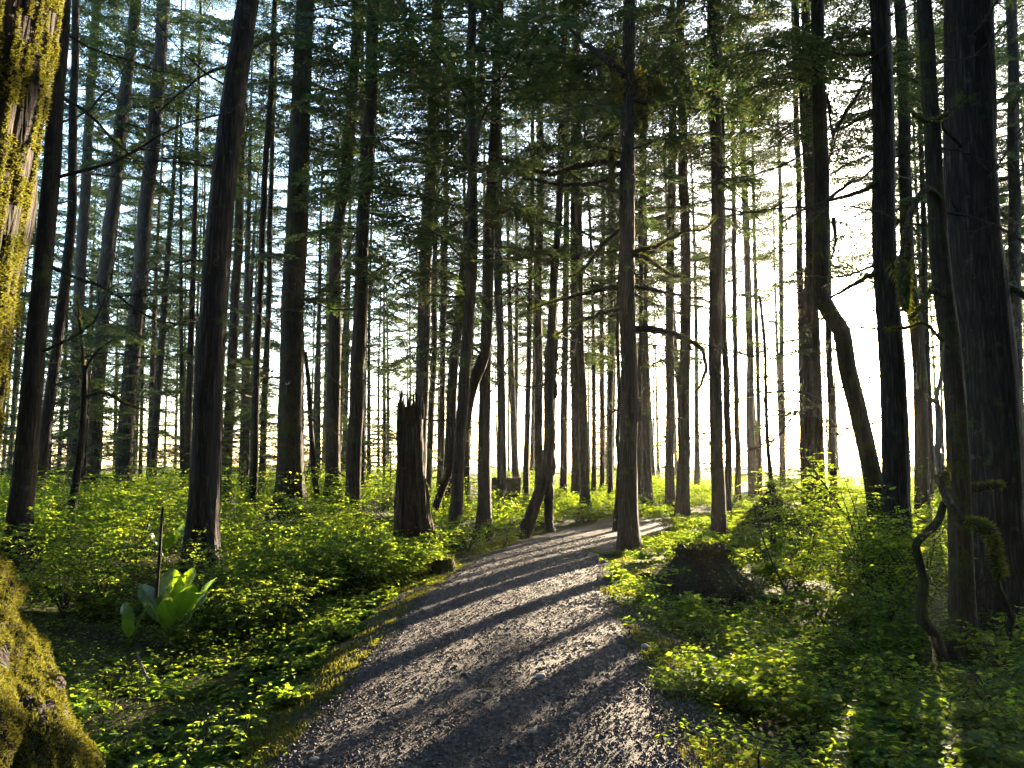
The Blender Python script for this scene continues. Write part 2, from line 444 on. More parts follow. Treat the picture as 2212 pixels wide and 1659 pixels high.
def limb_mesh(seed, L=2.0):
    """a bare dead limb with forked twigs, growing along +X"""
    rng = np.random.default_rng(seed); mb = MB()
    def grow(p, d, L, r, lev):
        n = 7; pts = [np.array(p)]
        for q in range(n):
            d = unit(d + rng.normal(0, .15, 3) + np.array([0, 0, .03 if lev else -.05])); pts.append(pts[-1] + d * L / n)
        mb.addmb(tube(np.array(pts), np.linspace(r, r * .3, n + 1), 5 if lev == 0 else 3, False))
        if lev < 2:
            for q in range(2, n + 1):
                if rng.random() < (.75 if lev == 0 else .5):
                    sd = unit(d + rng.normal(0, .75, 3)); grow(pts[q], sd, L * rng.uniform(.25, .5), r * .45, lev + 1)
    grow([0, 0, 0], np.array([1., 0, -.05]), L, .022, 0)
    return mb.mesh('bare_limb', TWIG)
LIMBS = [limb_mesh(q, 1.7 + .15 * (q % 4)) for q in range(8)]

# ------------------------------------------------------------------ trees
def trunk_axis(pts, Y, H, wid, flare):
    P = [W(px, py, Y) for px, py in pts]            # top first, as drawn; turn base first
    P = P[::-1]; wb, wt = wid[1], wid[0]
    base = P[0]; zg = float(gz(base[0], base[1]))
    if base[2] > zg + .05:
        d = P[0] - P[1]; d = d / abs(d[2]); d[0] = np.clip(d[0], -.25, .25); d[1] = 0
        P = [P[0] + d * (P[0][2] - zg + .25)] + P
    else: P[0] = np.array([P[0][0], P[0][1], zg - .25]) if base[2] < zg - .4 else P[0]
    P = [np.array(p) for p in P]
    rb_, rt_ = .5 * wb / FPX * Y, .5 * wt / FPX * Y
    z0, z1 = P[0][2], P[-1][2]
    rad = [rb_ + (rt_ - rb_) * np.clip((p[2] - z0) / (z1 - z0 + 1e-6), 0, 1) for p in P]
    if z1 < H - 1:
        d = P[-1] - P[-2]; d = d / d[2]; dx = np.clip(d[0], -.12, .12)
        for f in (.35, .7, 1.0):
            z = z1 + (H - z1) * f
            P.append(np.array([P[-1][0] + dx * (z - P[-1][2]) * .7, Y, z])); rad.append(rt_ * (1 - f) + .02)
    A = smooth_line(np.column_stack([np.array(P), rad]), .22)
    sd_ = int(abs(P[0][0] * 97 + Y * 31)); q_ = A[:, 2] * .55
    A[:, 0] += .09 * fbm(q_, q_ * 0 + sd_, 41, 3) * np.clip(A[:, 2], 0, 1); A[:, 1] += .09 * fbm(q_, q_ * 0 + sd_ + 9, 43, 3)
    return A, zg
def make_trunk(A, zg, k, flare, seed, ridge=.06, lobes=5):
    rng = np.random.default_rng(seed); ph = rng.random(3) * 6.28
    def rf(P, th):
        h = np.maximum(P[:, 2] - zg, 0)[:, None]
        fl = 1 + flare * np.exp(-h / .38) * (1 + .5 * np.sin(lobes * th[None] + ph[0]))
        rid = 1 + ridge * fbm(th[None] * 3.2 + ph[1] + P[:, 2:3] * .15, P[:, 2:3] * .55, seed) * 2 \
            + ridge * .9 * fbm(th[None] * 9 + 50 + P[:, 2:3] * .1, P[:, 2:3] * .9 + 9, seed + 5) * 2
        return fl * rid
    return tube(A[:, :3], A[:, 3], k, True, 0, 0, rf)
TREES = []
def tree(label, Y, pts, wid, H=23, cb=9.0, crown=0, bark=None, flare=.5, limbs=5, lowb=0, lim=(2.2, 8), cs=1.0,
         group=None, seed=None, k=None, name='conifer_tree', top=True, lowz=(4, 8), ridge=.09):
    seed = seed if seed is not None else len(TREES) + 100
    rng = np.random.default_rng(seed)
    if not top: H = W(pts[0][0], pts[0][1], Y)[2]
    A, zg = trunk_axis(pts, Y, H, wid, flare)
    flare = flare * rng.uniform(.7, 1.5)
    root = thing(name, (A[0][0], A[0][1], zg), label, 'tree', group)
    off = np.array([A[0][0], A[0][1], zg])
    B = A.copy(); B[:, :3] -= off
    k = k or int(np.clip(wid[1] * .6, 8, 40))
    make_trunk(B, 0.0, k, flare, seed, ridge).build('trunk', bark or BARK, root)
    def at(z): return np.array([np.interp(z, B[:, 2], B[:, 0]), np.interp(z, B[:, 2], B[:, 1]), z]), np.interp(z, B[:, 2], B[:, 3])
    Ht = B[-1, 2]
    if crown is not None and cb < Ht - 1:
        lib = CROWNS if crown < 10 else THIN; m = lib[crown % 10 % len(lib)]
        h0 = 14.0 if crown < 10 else 16.0
        p, _ = at(cb); q, _ = at(Ht); d = Vector(q - p)
        rot = d.to_track_quat('Z', 'Y').to_matrix() @ Matrix.Rotation(rng.random() * 6.28, 3, 'Z')
        link('crown', m, root, p, rot.to_euler(), (cs, cs, (d.length + .3) / h0))
    for q in range(limbs + 4 if limbs else 0):
        z = rng.uniform(*lim)
        if z > Ht - .3: continue
        p, r_ = at(z); az = rng.random() * 6.28
        s_ = rng.uniform(.55, 1.15)
        link('bare_limb', LIMBS[rng.integers(8)], root, p + np.array([math.cos(az), math.sin(az), 0]) * r_ * .8, (rng.random() * 6, R(rng.uniform(-25, 25)), az), s_)
    for q in range(lowb):
        z = rng.uniform(*lowz); p, r_ = at(z); az = rng.random() * 6.28
        link('foliage_bough', LOWB[rng.integers(6)], root, p, (rng.normal(0, .2), R(rng.uniform(-4, 18)), az), rng.uniform(.6, 1.05))
    if Y >= 19.5 and limbs and pts[-1][0] > 880:
        for q in range(8):
            z = rng.uniform(Y * .13 + 1.2, Y * .15 + 7); p, r_ = at(z)
            link('foliage_bough', (LOWT + LOWB)[rng.integers(11)], root, p, (rng.normal(0, .3), R(rng.uniform(-10, 20)), rng.random() * 6.28), rng.uniform(.5, 1.0))
    TREES.append((root, at, Y))
    return root, at
def part_tube(name, root, pts, r0, r1, m, k=8, rough=.12, seed=0):
    """a limb through world points as a part of a thing whose empty is not rotated"""
    A = smooth_line(np.array(pts, float) - np.array(root.location), .06)
    e_ = np.arange(len(A)) * .45; A[1:-1] += (r0 * 1.1 * np.stack([fbm(e_, e_ * 0 + 3 + j * 7 + len(A), 5, 3) for j in range(3)], -1))[1:-1]
    rough = rough * 1.5
    return tube(A, np.linspace(r0, r1, len(A)), k, True, rough, seed).build(name, m, root)
def moss_drop(root, p, L, r, seed, m=None):
    """a shaggy hanging clump of moss"""
    rng = np.random.default_rng(seed); n = 1300
    t = rng.random(n) ** .8
    C = np.stack([rng.normal(0, 1, n) * r * (1 - t * .8), rng.normal(0, 1, n) * r * (1 - t * .8), -t * L], -1)
    D = unit(np.stack([rng.normal(0, .35, n), rng.normal(0, .35, n), -np.ones(n)], -1))
    MB().add(*blades(C, D, rng.uniform(.06, .14, n), .018, rng)).build('hanging_moss', m or MOSS, root, False, np.array(p) - np.array(root.location))
def fuzz(line, r, n, seed, L=.05, up=.6):
    """moss blades standing round a limb line (world points)"""
    rng = np.random.default_rng(seed); A = smooth_line(np.array(line, float), .04)
    i = rng.integers(0, len(A), n); d = unit(rng.normal(0, 1, (n, 3)) + np.array([0, 0, up]))
    return blades(A[i] + d * r * .8, unit(d + rng.normal(0, .4, d.shape)), rng.uniform(.4, 1.2, n) * L, .012, rng)

# --- left of the path, near and middle distance
tree('dark slender trunk just right of the moss-streaked foreground trunk, base hidden in leaves', 10.0, [(142, -60), (108, 400), (70, 800), (48, 1050)], (30, 48), cb=9.5, crown=1, bark=BARK, limbs=6)
tree('very thin dark trunk leaning right, second from the left edge', 17, [(160, 60), (152, 500), (128, 700), (84, 1060)], (16, 26), H=20, cb=9, crown=10, limbs=8)
tree('grey trunk with a thin straight stem, left of the pale-barked trunk at upper left', 26, [(215, -40), (210, 0), (183, 413), (165, 800), (158, 1040)], (18, 26), cb=11, crown=0, bark=BARKG, limbs=4, lowb=4)
tree('pale grey-barked trunk catching light at upper left, leaning right', 24, [(296, -40), (293, 0), (247, 413), (230, 553), (205, 930), (200, 1030)], (23, 30), cb=11, crown=2, bark=BARKG, limbs=6, lowb=4)
tree('stout grey trunk between the pale trunk and the big black leaning trunk', 23, [(356, -40), (350, 60), (340, 200), (320, 400), (300, 620), (280, 850), (268, 1030)], (27, 34), cb=10, crown=3, bark=BARKG, limbs=8, lowb=5)
tree('big near-black trunk leaning right at left of the path, ridged bark', 11.2, [(540, -50), (530, 30), (492, 320), (470, 560), (450, 800), (441, 1000), (436, 1250)], (46, 66), H=25, cb=10, crown=1, bark=BARKR, limbs=4, lowb=0, lim=(4.5, 8), seed=7)
tree('slim trunk close to the right side of the big black leaning trunk', 27, [(522, 300), (513, 553), (497, 853), (488, 1040)], (18, 22), H=21, cb=9, crown=11, limbs=4, lowb=4)
tree('thin dark stem midway between the black leaning trunk and the thick mossy trunk', 19, [(580, 260), (563, 553), (552, 900), (545, 1080)], (13, 17), H=17, cb=8, crown=12, limbs=8)
tree('thin grey stem touching the left edge of the thick mossy trunk', 25, [(590, 300), (583, 553), (570, 953), (566, 1050)], (11, 14), H=18, cb=8.5, crown=13, limbs=4)
r_, at_ = tree('thick mossy trunk with sunlit right edge and flared root, left of centre', 19, [(660, -40), (655, 60), (648, 250), (640, 500), (632, 700), (628, 1040)], (38, 56), H=26, cb=9.5, crown=0, bark=BARKM, flare=.6, limbs=10, lim=(5, 11), lowb=3, lowz=(5, 8), seed=23)
tree('straight dark trunk left of the pair before the white sky gap', 21, [(762, 200), (745, 400), (727, 553), (717, 1040)], (24, 32), H=22, cb=9, crown=2, limbs=5, lowb=2)
tree('dark rough trunk standing against the bright white gap left of centre', 17.5, [(806, -40), (802, 120), (795, 300), (782, 553), (773, 800), (764, 1060)], (25, 34), H=23, cb=7.2, crown=4, limbs=9, lowb=2, lim=(3, 8), lowz=(5.5, 7.5))
tree('short crooked stem leaning against the right of the thick mossy trunk base', 20, [(660, 760), (667, 853), (677, 996), (682, 1050)], (9, 13), top=False, crown=None, limbs=4, lim=(1, 2.5))
tree('grey trunk rising straight behind the broken snag', 24, [(942, 120), (930, 380), (919, 553), (911, 870), (905, 1050)], (26, 30), H=23, cb=9.3, crown=3, bark=BARKG, limbs=8, lim=(3, 9), lowb=3)
tree('thin stem just right of the grey trunk behind the broken snag', 27, [(944, 400), (941, 553), (937, 750), (927, 970), (924, 1050)], (11, 14), H=17, cb=9, crown=10, limbs=4)
tree('slim brown trunk second right of the broken snag', 30, [(962, 500), (957, 750), (951, 996), (949, 1060)], (12, 14), H=19, cb=9, crown=11, limbs=3)
tree('dark trunk leaning right, left of the curved tall trunk behind the snag', 23, [(1020, 400), (1004, 573), (984, 753), (971, 980), (966, 1060)], (19, 24), H=20, cb=9, crown=12, limbs=5)
tree('tall black curved trunk carrying the dense dark canopy at top centre', 16, [(1020, -20), (1018, 200), (1020, 400), (1019, 553), (1004, 820), (994, 953), (984, 1110)], (19, 27), H=19, cb=5.6, crown=1, cs=1.35, limbs=8, lim=(2.5, 6.5), lowb=3, lowz=(4.6, 6.5), seed=31)
tree('straight dark trunk right of the splintered leaning trunk', 18.5, [(1068, 300), (1060, 450), (1054, 586), (1049, 820), (1047, 1100)], (23, 28), H=22, cb=9, crown=2, limbs=7, lim=(3, 8), lowb=2)
tree('grey trunk directly behind the mossy cut stump', 25, [(1076, 350), (1077, 603), (1082, 850), (1084, 1060)], (16, 19), H=21, cb=10, crown=13, bark=BARKG, limbs=4)
tree('slim brown trunk third right of the mossy cut stump top', 29, [(1150, 400), (1146, 636), (1141, 820), (1136, 1085)], (10, 13), H=19, cb=9.5, crown=10, limbs=3)
tree('brown trunk just left of the curved double-stemmed tree by the path', 27, [(1166, 450), (1162, 700), (1164, 1085)], (16, 18), H=21, cb=10, crown=11, limbs=3)
r_, at_ = tree('curved dark tree with a bowed foot and second stem beside the left path edge', 17.2, [(1205, 480), (1201, 553), (1187, 820), (1181, 986), (1156, 1090), (1128, 1165)], (16, 26), H=17, cb=7, crown=12, limbs=5, lim=(3, 7), flare=.2)
part_tube('stem', r_, [W(1190, 1150, 17.3), W(1186, 1080, 17.3), W(1194, 886, 17.3), W(1198, 700, 17.3), W(1196, 560, 17.3)], .11, .05, BARK)
tree('slim straight brown trunk behind the path bend, left of the flared one', 30, [(1224, 450), (1221, 620), (1219, 850), (1217, 1086)], (13, 16), H=21, cb=10.5, crown=13, limbs=3)
tree('dark trunk with a flared foot at the far left end of the path', 22.5, [(1250, 400), (1252, 603), (1257, 820), (1263, 1000), (1265, 1110)], (15, 19), H=20, cb=9.5, crown=10, flare=1.2, limbs=4)
tree('hair-thin far stem above the path end, left one', 31, [(1303, 500), (1301, 653), (1300, 1095)], (9, 11), H=19, cb=10.5, crown=11, limbs=2)
tree('thin stem above the path end, between hair-thin and wavy stems', 28, [(1322, 500), (1321, 653), (1319, 1095)], (9, 12), H=19, cb=10, crown=12, limbs=2)
tree('thin wavy dark stem close left of the lone black trunk by the path', 18.5, [(1338, 560), (1334, 700), (1337, 850), (1333, 950), (1337, 1000), (1330, 1120)], (7, 11), H=11, cb=8, crown=None, limbs=5, lim=(2, 6))
# --- the lone black trunk by the path and to its right
r_, at_ = tree('lone black trunk standing at the right path edge with mossy spreading limbs', 14.7, [(1360, -40), (1358, 100), (1356, 300), (1353, 500), (1354, 620), (1361, 820), (1359, 1000), (1357, 1120), (1362, 1190)], (27, 40), H=20, cb=6.9, crown=3, cs=.95, bark=BARK, flare=.55, limbs=4, lim=(4, 8), seed=44, ridge=.12)
YY = 14.7
for q, (ps, r0) in enumerate([
        ([(1352, 620), (1300, 626), (1240, 640), (1185, 655), (1150, 668)], .035),
        ([(1352, 664), (1300, 678), (1240, 700), (1200, 725)], .03),
        ([(1362, 712), (1400, 712), (1450, 722), (1490, 735), (1520, 760), (1520, 820), (1502, 850)], .05),
        ([(1362, 620), (1420, 628), (1480, 640), (1545, 652)], .03),
        ([(1356, 545), (1400, 560), (1440, 590), (1480, 600)], .035),
        ([(1358, 548), (1420, 530), (1480, 500), (1520, 495), (1545, 470)], .035),
        ([(1350, 490), (1310, 520), (1280, 560), (1250, 590), (1225, 600)], .035),
        ([(1352, 357), (1310, 352), (1250, 360), (1180, 375), (1110, 350), (1040, 330)], .045),
        ([(1352, 370), (1290, 395), (1220, 400), (1130, 385)], .035),
        ([(1356, 165), (1310, 130), (1270, 100), (1230, 60)], .07),
        ([(1358, 215), (1400, 222), (1470, 232), (1530, 240)], .03)]):
    line = [W(a, b, YY + .12 * math.sin(i_ * 1.7 + q)) for i_, (a, b) in enumerate(ps)]
    o = part_tube('bare_limb', r_, line, r0 * 1.5, r0 * .45, TWIG, 7, .25, q)
    for e in range(5):
        f = (e + 1) / 5.5 * (len(line) - 1); i0 = int(f); p = line[i0] + (line[min(i0 + 1, len(line) - 1)] - line[i0]) * (f - i0)
        link('bare_limb', LIMBS[(q + e) % 8], r_, p - np.array(r_.location), (e * 2., R(-35 + 17 * ((q * 3 + e) % 5)), q * 1.1 + e * 2.4), .20 + .06 * ((q + e) % 4))
    if q in (0, 1, 2, 4, 5, 6, 7):
        V, F = fuzz(np.array(line) - np.array(r_.location), r0 * 1.1, 900, q, .06)
        MB().add(V, F).build('moss', MOSSG, o, False)
for px, py, L, rr in [(1392, 185, .85, .09), (1410, 170, .55, .12), (1378, 150, .6, .10), (1425, 185, .35, .08), (1345, 175, .45, .12), (1322, 315, .75, .045), (1318, 370, .5, .05), (1330, 130, .5, .1), (1376, 230, .5, .05)]:
    moss_drop(r_, W(px, py, YY), L, rr, int(px), MOSS if py < 300 else MOSSG)
tree('thin pale stem right of the lone black trunk', 26, [(1384, 500), (1383, 700), (1380, 1090)], (10, 12), H=19, cb=9.5, crown=13, limbs=3)
tree('slim dark trunk, left of the two close dark trunks right of the path', 25, [(1451, 250), (1450, 450), (1447, 653), (1447, 1086)], (17, 20), H=21, cb=9, crown=10, limbs=4)
tree('dark trunk leaning slightly, right one of the two close dark trunks', 20, [(1472, 120), (1476, 350), (1480, 553), (1478, 900), (1474, 1125)], (19, 27), H=22, cb=9, crown=2, limbs=8, lim=(3, 9), lowb=1)
tree('straight black trunk behind the rotten stump, right of centre', 17.5, [(1537, -40), (1538, 0), (1541, 167), (1551, 433), (1545, 620), (1546, 886), (1553, 1150)], (25, 29), H=24, cb=8.3, crown=4, limbs=10, lim=(3, 9), lowb=2, lowz=(5.5, 8))
tree('thin dark trunk touching the right of the straight black trunk', 19, [(1562, 500), (1565, 700), (1570, 900), (1572, 1130)], (13, 16), H=16, cb=9, crown=11, limbs=4)
tree('slim trunk between the straight black trunk and the grey far trunks', 27, [(1586, 500), (1588, 700), (1591, 900), (1594, 1070)], (10, 13), H=19, cb=10, crown=12, limbs=3)
tree('medium grey far trunk in the glare right of the straight black trunk', 30, [(1605, 300), (1616, 603), (1620, 850), (1625, 1060)], (14, 17), H=21, cb=11, crown=13, bark=BARKG, limbs=4)
tree('thin hazy stem right of the medium grey far trunk', 34, [(1634, 700), (1637, 850), (1641, 1060)], (9, 11), H=20, cb=12, crown=10, limbs=2)
tree('hazy brown stem standing alone in the glare', 36, [(1686, 500), (1688, 686), (1691, 1060)], (10, 12), H=21, cb=12.5, crown=11, limbs=3)
r_, at_ = tree('dark sapling with a thin crooked stem growing on the mossy root cone', 15.5, [(1640, 640), (1651, 753), (1655, 880), (1662, 980), (1668, 1050), (1670, 1130)], (6, 11), H=6, crown=None, limbs=9, lim=(1.6, 4.5), top=False)
tree('slim trunk high on the right, left of the crooked tree', 25, [(1720, 200), (1726, 450), (1732, 800), (1738, 1060)], (12, 15), H=21, cb=10.5, crown=12, limbs=5)
tree('dark trunk left beside the crooked tree, base in sunlit shrubs', 21, [(1738, -20), (1741, 67), (1748, 350), (1751, 550), (1745, 760), (1752, 1050)], (19, 26), H=23, cb=10, crown=0, limbs=6)
tree('brown trunk wrapped in sunlit twigs just left of the crooked tree bend', 20, [(1752, 560), (1762, 720), (1774, 1060)], (15, 22), H=21, cb=11.5, crown=None, limbs=14, lim=(2, 5.5), lowb=2, lowz=(3, 5))
tree('slim brown trunk below the bend of the crooked tree', 24, [(1790, 640), (1795, 850), (1800, 1060)], (13, 16), H=20, cb=12, crown=13, limbs=4)
r_, at_ = tree('crooked tree with a sharp sideways bend halfway up its trunk', 15, [(1763, -40), (1765, 0), (1771, 200), (1775, 433), (1773, 560), (1776, 645), (1796, 680), (1818, 715), (1829, 790), (1858, 900), (1888, 1053), (1900, 1150)], (28, 40), H=23, cb=8.5, crown=1, bark=BARKM, flare=.4, limbs=4, lim=(5, 9), seed=51, ridge=.08)
for ps in ([(1770, 450), (1790, 430), (1830, 400), (1862, 385), (1890, 360)], [(1766, 180), (1790, 220), (1795, 270), (1800, 300)], [(1800, 290), (1830, 240), (1860, 190), (1890, 130)], [(1800, 470), (1805, 520), (1795, 560)]):
    part_tube('bare_limb', r_, [W(a, b, 15 + .1 * i_) for i_, (a, b) in enumerate(ps)], .05, .015, TWIG, 6, .2)
r_, at_ = tree('large straight trunk right of the crooked tree, leafy shoots at its foot', 13.5, [(1897, -40), (1898, 0), (1908, 267), (1911, 550), (1928, 800), (1936, 1090), (1940, 1210)], (41, 56), H=25, cb=9, crown=3, bark=BARKR, limbs=3, lim=(5, 9), seed=52)
for ps in ([(1895, 112), (1860, 118), (1820, 118), (1800, 112)], [(1895, 395), (1850, 418), (1800, 432), (1750, 445), (1690, 480)], [(1895, 585), (1850, 610), (1800, 640), (1775, 655)], [(1895, 240), (1850, 260), (1800, 290)]):
    part_tube('bare_limb', r_, [W(a, b, 13.4 - .1 * i_) for i_, (a, b) in enumerate(ps)], .05, .015, TWIG, 6, .25)
tree('slim dark trunk between the large straight trunk and the mossy leaning one', 19, [(1940, -30), (1953, 267), (1961, 550), (1985, 760), (1992, 1090)], (24, 30), H=23, cb=9, crown=2, limbs=6, lim=(3, 9), lowb=2, lowz=(6, 9))
r_, at_ = tree('mossy dark trunk with arching limbs standing in front of the widest trunk', 8.8, [(1995, -40), (1998, 0), (2015, 267), (2031, 550), (2058, 786), (2071, 1086), (2088, 1440)], (30, 50), H=22, cb=9, crown=4, bark=BARKM, limbs=2, lim=(4.6, 8), seed=53, ridge=.1)
for ps, r0 in (([(2030, 430), (2005, 408), (1985, 430), (1965, 470), (1950, 540), (1945, 600), (1950, 660)], .04), ([(2050, 755), (2000, 700), (1960, 708), (1915, 712)], .02), ([(2040, 640), (2010, 630), (1990, 660), (1965, 690)], .035), ([(2045, 250), (2000, 262), (1970, 245)], .03)):
    line = [W(a, b, 8.7 - .12 * i_) for i_, (a, b) in enumerate(ps)]
    o = part_tube('bare_limb', r_, line, r0, r0 * .4, TWIG, 7, .25)
    V, F = fuzz(np.array(line) - np.array(r_.location), r0 * .7, 800, len(ps), .04); MB().add(V, F).build('moss', MOSSG, o, False)
moss_drop(r_, W(1950, 560, 8.2), .5, .05, 3, MOSSG)
r_, at_ = tree('widest trunk with deeply furrowed bark near the right edge', 10.2, [(2084, -40), (2088, 0), (2096, 267), (2108, 550), (2134, 786), (2148, 1103), (2156, 1330)], (97, 122), H=27, cb=11, crown=0, bark=BARKR, limbs=3, lim=(5, 9), flare=.3, k=56, seed=54, ridge=.07)
line = [W(2085, 1058, 9.7), W(2100, 1054, 9.5), W(2135, 1050, 9.45), W(2162, 1048, 9.5)]
o = part_tube('bare_limb', r_, line, .055, .035, BARKM, 8, .3)
V, F = fuzz(np.array(line) - np.array(r_.location), .045, 1200, 5, .05); MB().add(V, F).build('moss', MOSS, o, False)
part_tube('bare_limb', r_, [W(2150, 615, 10.2), W(2185, 622, 10.1), W(2212, 640, 10), W(2240, 660, 9.9)], .06, .03, TWIG, 8, .2)
tree('slender trunk at the far right edge, behind the widest trunk', 22, [(2185, -30), (2190, 400), (2196, 800), (2205, 1090)], (22, 28), H=23, cb=9, crown=3, limbs=5, lowb=4, lowz=(4, 9))
tree('thin stem showing between the mossy dark trunk and the large straight trunk', 24, [(1999, 600), (2005, 800), (2010, 1060)], (12, 15), H=20, cb=10, crown=12, limbs=4)
# foreground tree at the left edge: leaning trunk over a wide mossy root flare
lp = np.array([[-2.80, 3.3, -.6, .86], [-2.80, 3.3, 0, .80], [-2.79, 3.3, .5, .66], [-2.77, 3.3, 1.17, .52], [-2.70, 3.3, 1.8, .46], [-2.52, 3.3, 3.5, .44], [-2.3, 3.3, 5.5, .42], [-2.1, 3.4, 9, .36], [-2.0, 3.5, 16, .24], [-2.0, 3.5, 24, .03]])
A = smooth_line(lp, .12)
root = thing('conifer_tree', (-2.80, 3.3, 0), 'huge leaning foreground trunk at the left edge with sunlit yellow moss streak and mossy roots', 'tree')
B = A.copy(); B[:, :3] -= np.array([-2.80, 3.3, 0])
def rf(P, th):
    h = P[:, 2:3]; low = sstep(1.5, .2, h)
    r = 1 + low * .17 * np.sin(4 * th[None] + 1.3 + h * .5) + low * .07 * np.sin(9 * th[None] + .5)
    return r * (1 + .10 * fbm(th[None] * 4 + 3 + h * .2, h * 1.1, 77) * 2 + .05 * fbm(th[None] * 14, h * 2.5, 78) * 2)
tm = tube(B[:, :3], B[:, 3], 110, True, 0, 0, rf)
BIG = tm.build('trunk', BARK, root)
link('crown', CROWNS[0], root, (.6, .1, 8.0), (0, R(3), 1.0), (1.2, 1.2, 1.15))
TV, _ = tm.arrays(); nr = len(B); G = TV[:nr * 110].reshape(nr, 110, 3)
def moss_on(G, cond, n, L, wd, seed, m, name, parent):
    rng = np.random.default_rng(seed)
    du = np.roll(G, -1, 1) - G; dv = np.gradient(G, axis=0); Nn = unit(np.cross(du, dv))
    area = np.linalg.norm(np.cross(du, dv), axis=-1)
    az = np.arctan2(Nn[..., 0], Nn[..., 1])
    w_ = area * cond(G, az); w_ = (w_ / w_.sum()).ravel()
    idx = rng.choice(len(w_), n, p=w_); a, b = idx // G.shape[1], idx % G.shape[1]
    C = G[a, b] + du[a, b] * rng.random((n, 1)) + dv[a, b] * (rng.random((n, 1)) - .5)
    D = unit(Nn[a, b] + rng.normal(0, .6, (n, 3)))
    C = C + Nn[a, b] * (.03 * (fbm(C[:, 2] * 14 + C[:, 0] * 9, C[:, 1] * 16, 7) + .15).clip(0))[:, None]
    return MB().add(*blades(C - D * .004, D, rng.uniform(.35, 1.2, n) * L, wd, rng)).build(name, m, parent, False)
def c1(G, az):
    z = G[..., 2]; a = np.degrees(az)
    n_ = fbm(a * .12, z * 3.0, 91) + .5 * fbm(a * .4, z * 11, 92)
    ctr = 96 + 12 * fbm(z * .9, z * 0, 93) * 2
    strip = (z > 1.25) * (np.abs(a - ctr) < 27) * (n_ > -.07)
    n2 = fbm(a * .06, z * 2.2, 95) + .4 * fbm(a * .3, z * 9, 96)
    low = (z <= 1.25) * (a > 5) * (a < 178) * (n2 > -.2)
    return (strip * 1.3 + low * 1.0) * (z < 5) * (z > -.5)
moss_on(G, c1, 190000, .022, .007, 5, MOSS, 'moss', BIG)

# the thick mossy root running from it towards the camera
for q, (rp, nb_, thr) in enumerate([([[-2.65, 3.5, .9, .42], [-2.36, 3.05, .70, .46], [-2.20, 2.6, .52, .50], [-2.10, 2.1, .32, .48], [-2.05, 1.5, .1, .45], [-2.05, 1.0, -.2, .4]], 170000, -.2),
                                  ([[-2.5, 3.6, .6, .34], [-2.02, 3.15, .32, .36], [-1.80, 2.75, .10, .34], [-1.66, 2.3, -.12, .32], [-1.6, 1.8, -.35, .3]], 130000, -.16)]):
    A = smooth_line(np.array(rp), .06); A[:, :3] -= np.array([-2.80, 3.3, 0])
    def rf_r(P, th, q=q):
        s_ = np.arange(len(P))[:, None] * .06
        return 1 + .24 * fbm(th[None] * 2.6 + q * 9, s_ * 1.9, 57 + q) * 2 + .15 * fbm(th[None] * 6, s_ * 5, 58) * 2 + .07 * fbm(th[None] * 15, s_ * 14, 59) * 2
    rt = tube(A[:, :3], A[:, 3], 90, True, 0, 0, rf_r); ro = rt.build('root', BARK, root)
    RV, _ = rt.arrays()
    moss_on(RV[:len(A) * 90].reshape(len(A), 90, 3), lambda G, az: (fbm(G[..., 1] * 5 + G[..., 0] * 3, G[..., 2] * 5, 33) + .5 * fbm(G[..., 1] * 17, G[..., 2] * 17, 34) > thr) * (G[..., 2] > -.5) * (np.cos(az - 1.4) > -.5) * 1.0, nb_, .019, .0065, 8 + q, MOSS, 'moss', ro)
# --- young forked tree and other stems at left
r_, at_ = tree('young forked tree with mossy sideways limb, left of the big black leaning trunk', 12.8, [(182, 790), (180, 850), (168, 980), (148, 1130)], (11, 20), top=False, crown=None, limbs=0)
for ps, r0 in (([(182, 800), (176, 740), (172, 700), (166, 640)], .035), ([(183, 800), (200, 770), (225, 745), (260, 728)], .03), ([(181, 858), (215, 848), (245, 856), (270, 872), (320, 888)], .035), ([(183, 772), (235, 762), (300, 772), (420, 778)], .016), ([(176, 740), (150, 735), (110, 742)], .018), ([(166, 980), (140, 965), (110, 940)], .016)):
    line = [W(a, b, 12.8 - .08 * i_) for i_, (a, b) in enumerate(ps)]
    o = part_tube('bare_limb', r_, line, r0, r0 * .35, TWIG, 6, .2)
    if r0 == .035:
        V, F = fuzz(np.array(line) - np.array(r_.location), r0 * .7, 600, 9, .05); MB().add(V, F).build('moss', MOSS, o, False)
for (a, b, sc_) in ((215, 700, .6), (130, 742, .55), (250, 730, .6), (420, 775, .5)):
    link('foliage_bough', LOWB[int(a) % 6], r_, W(a, b, 12.8) - np.array(r_.location), (0, R(5), a), sc_)

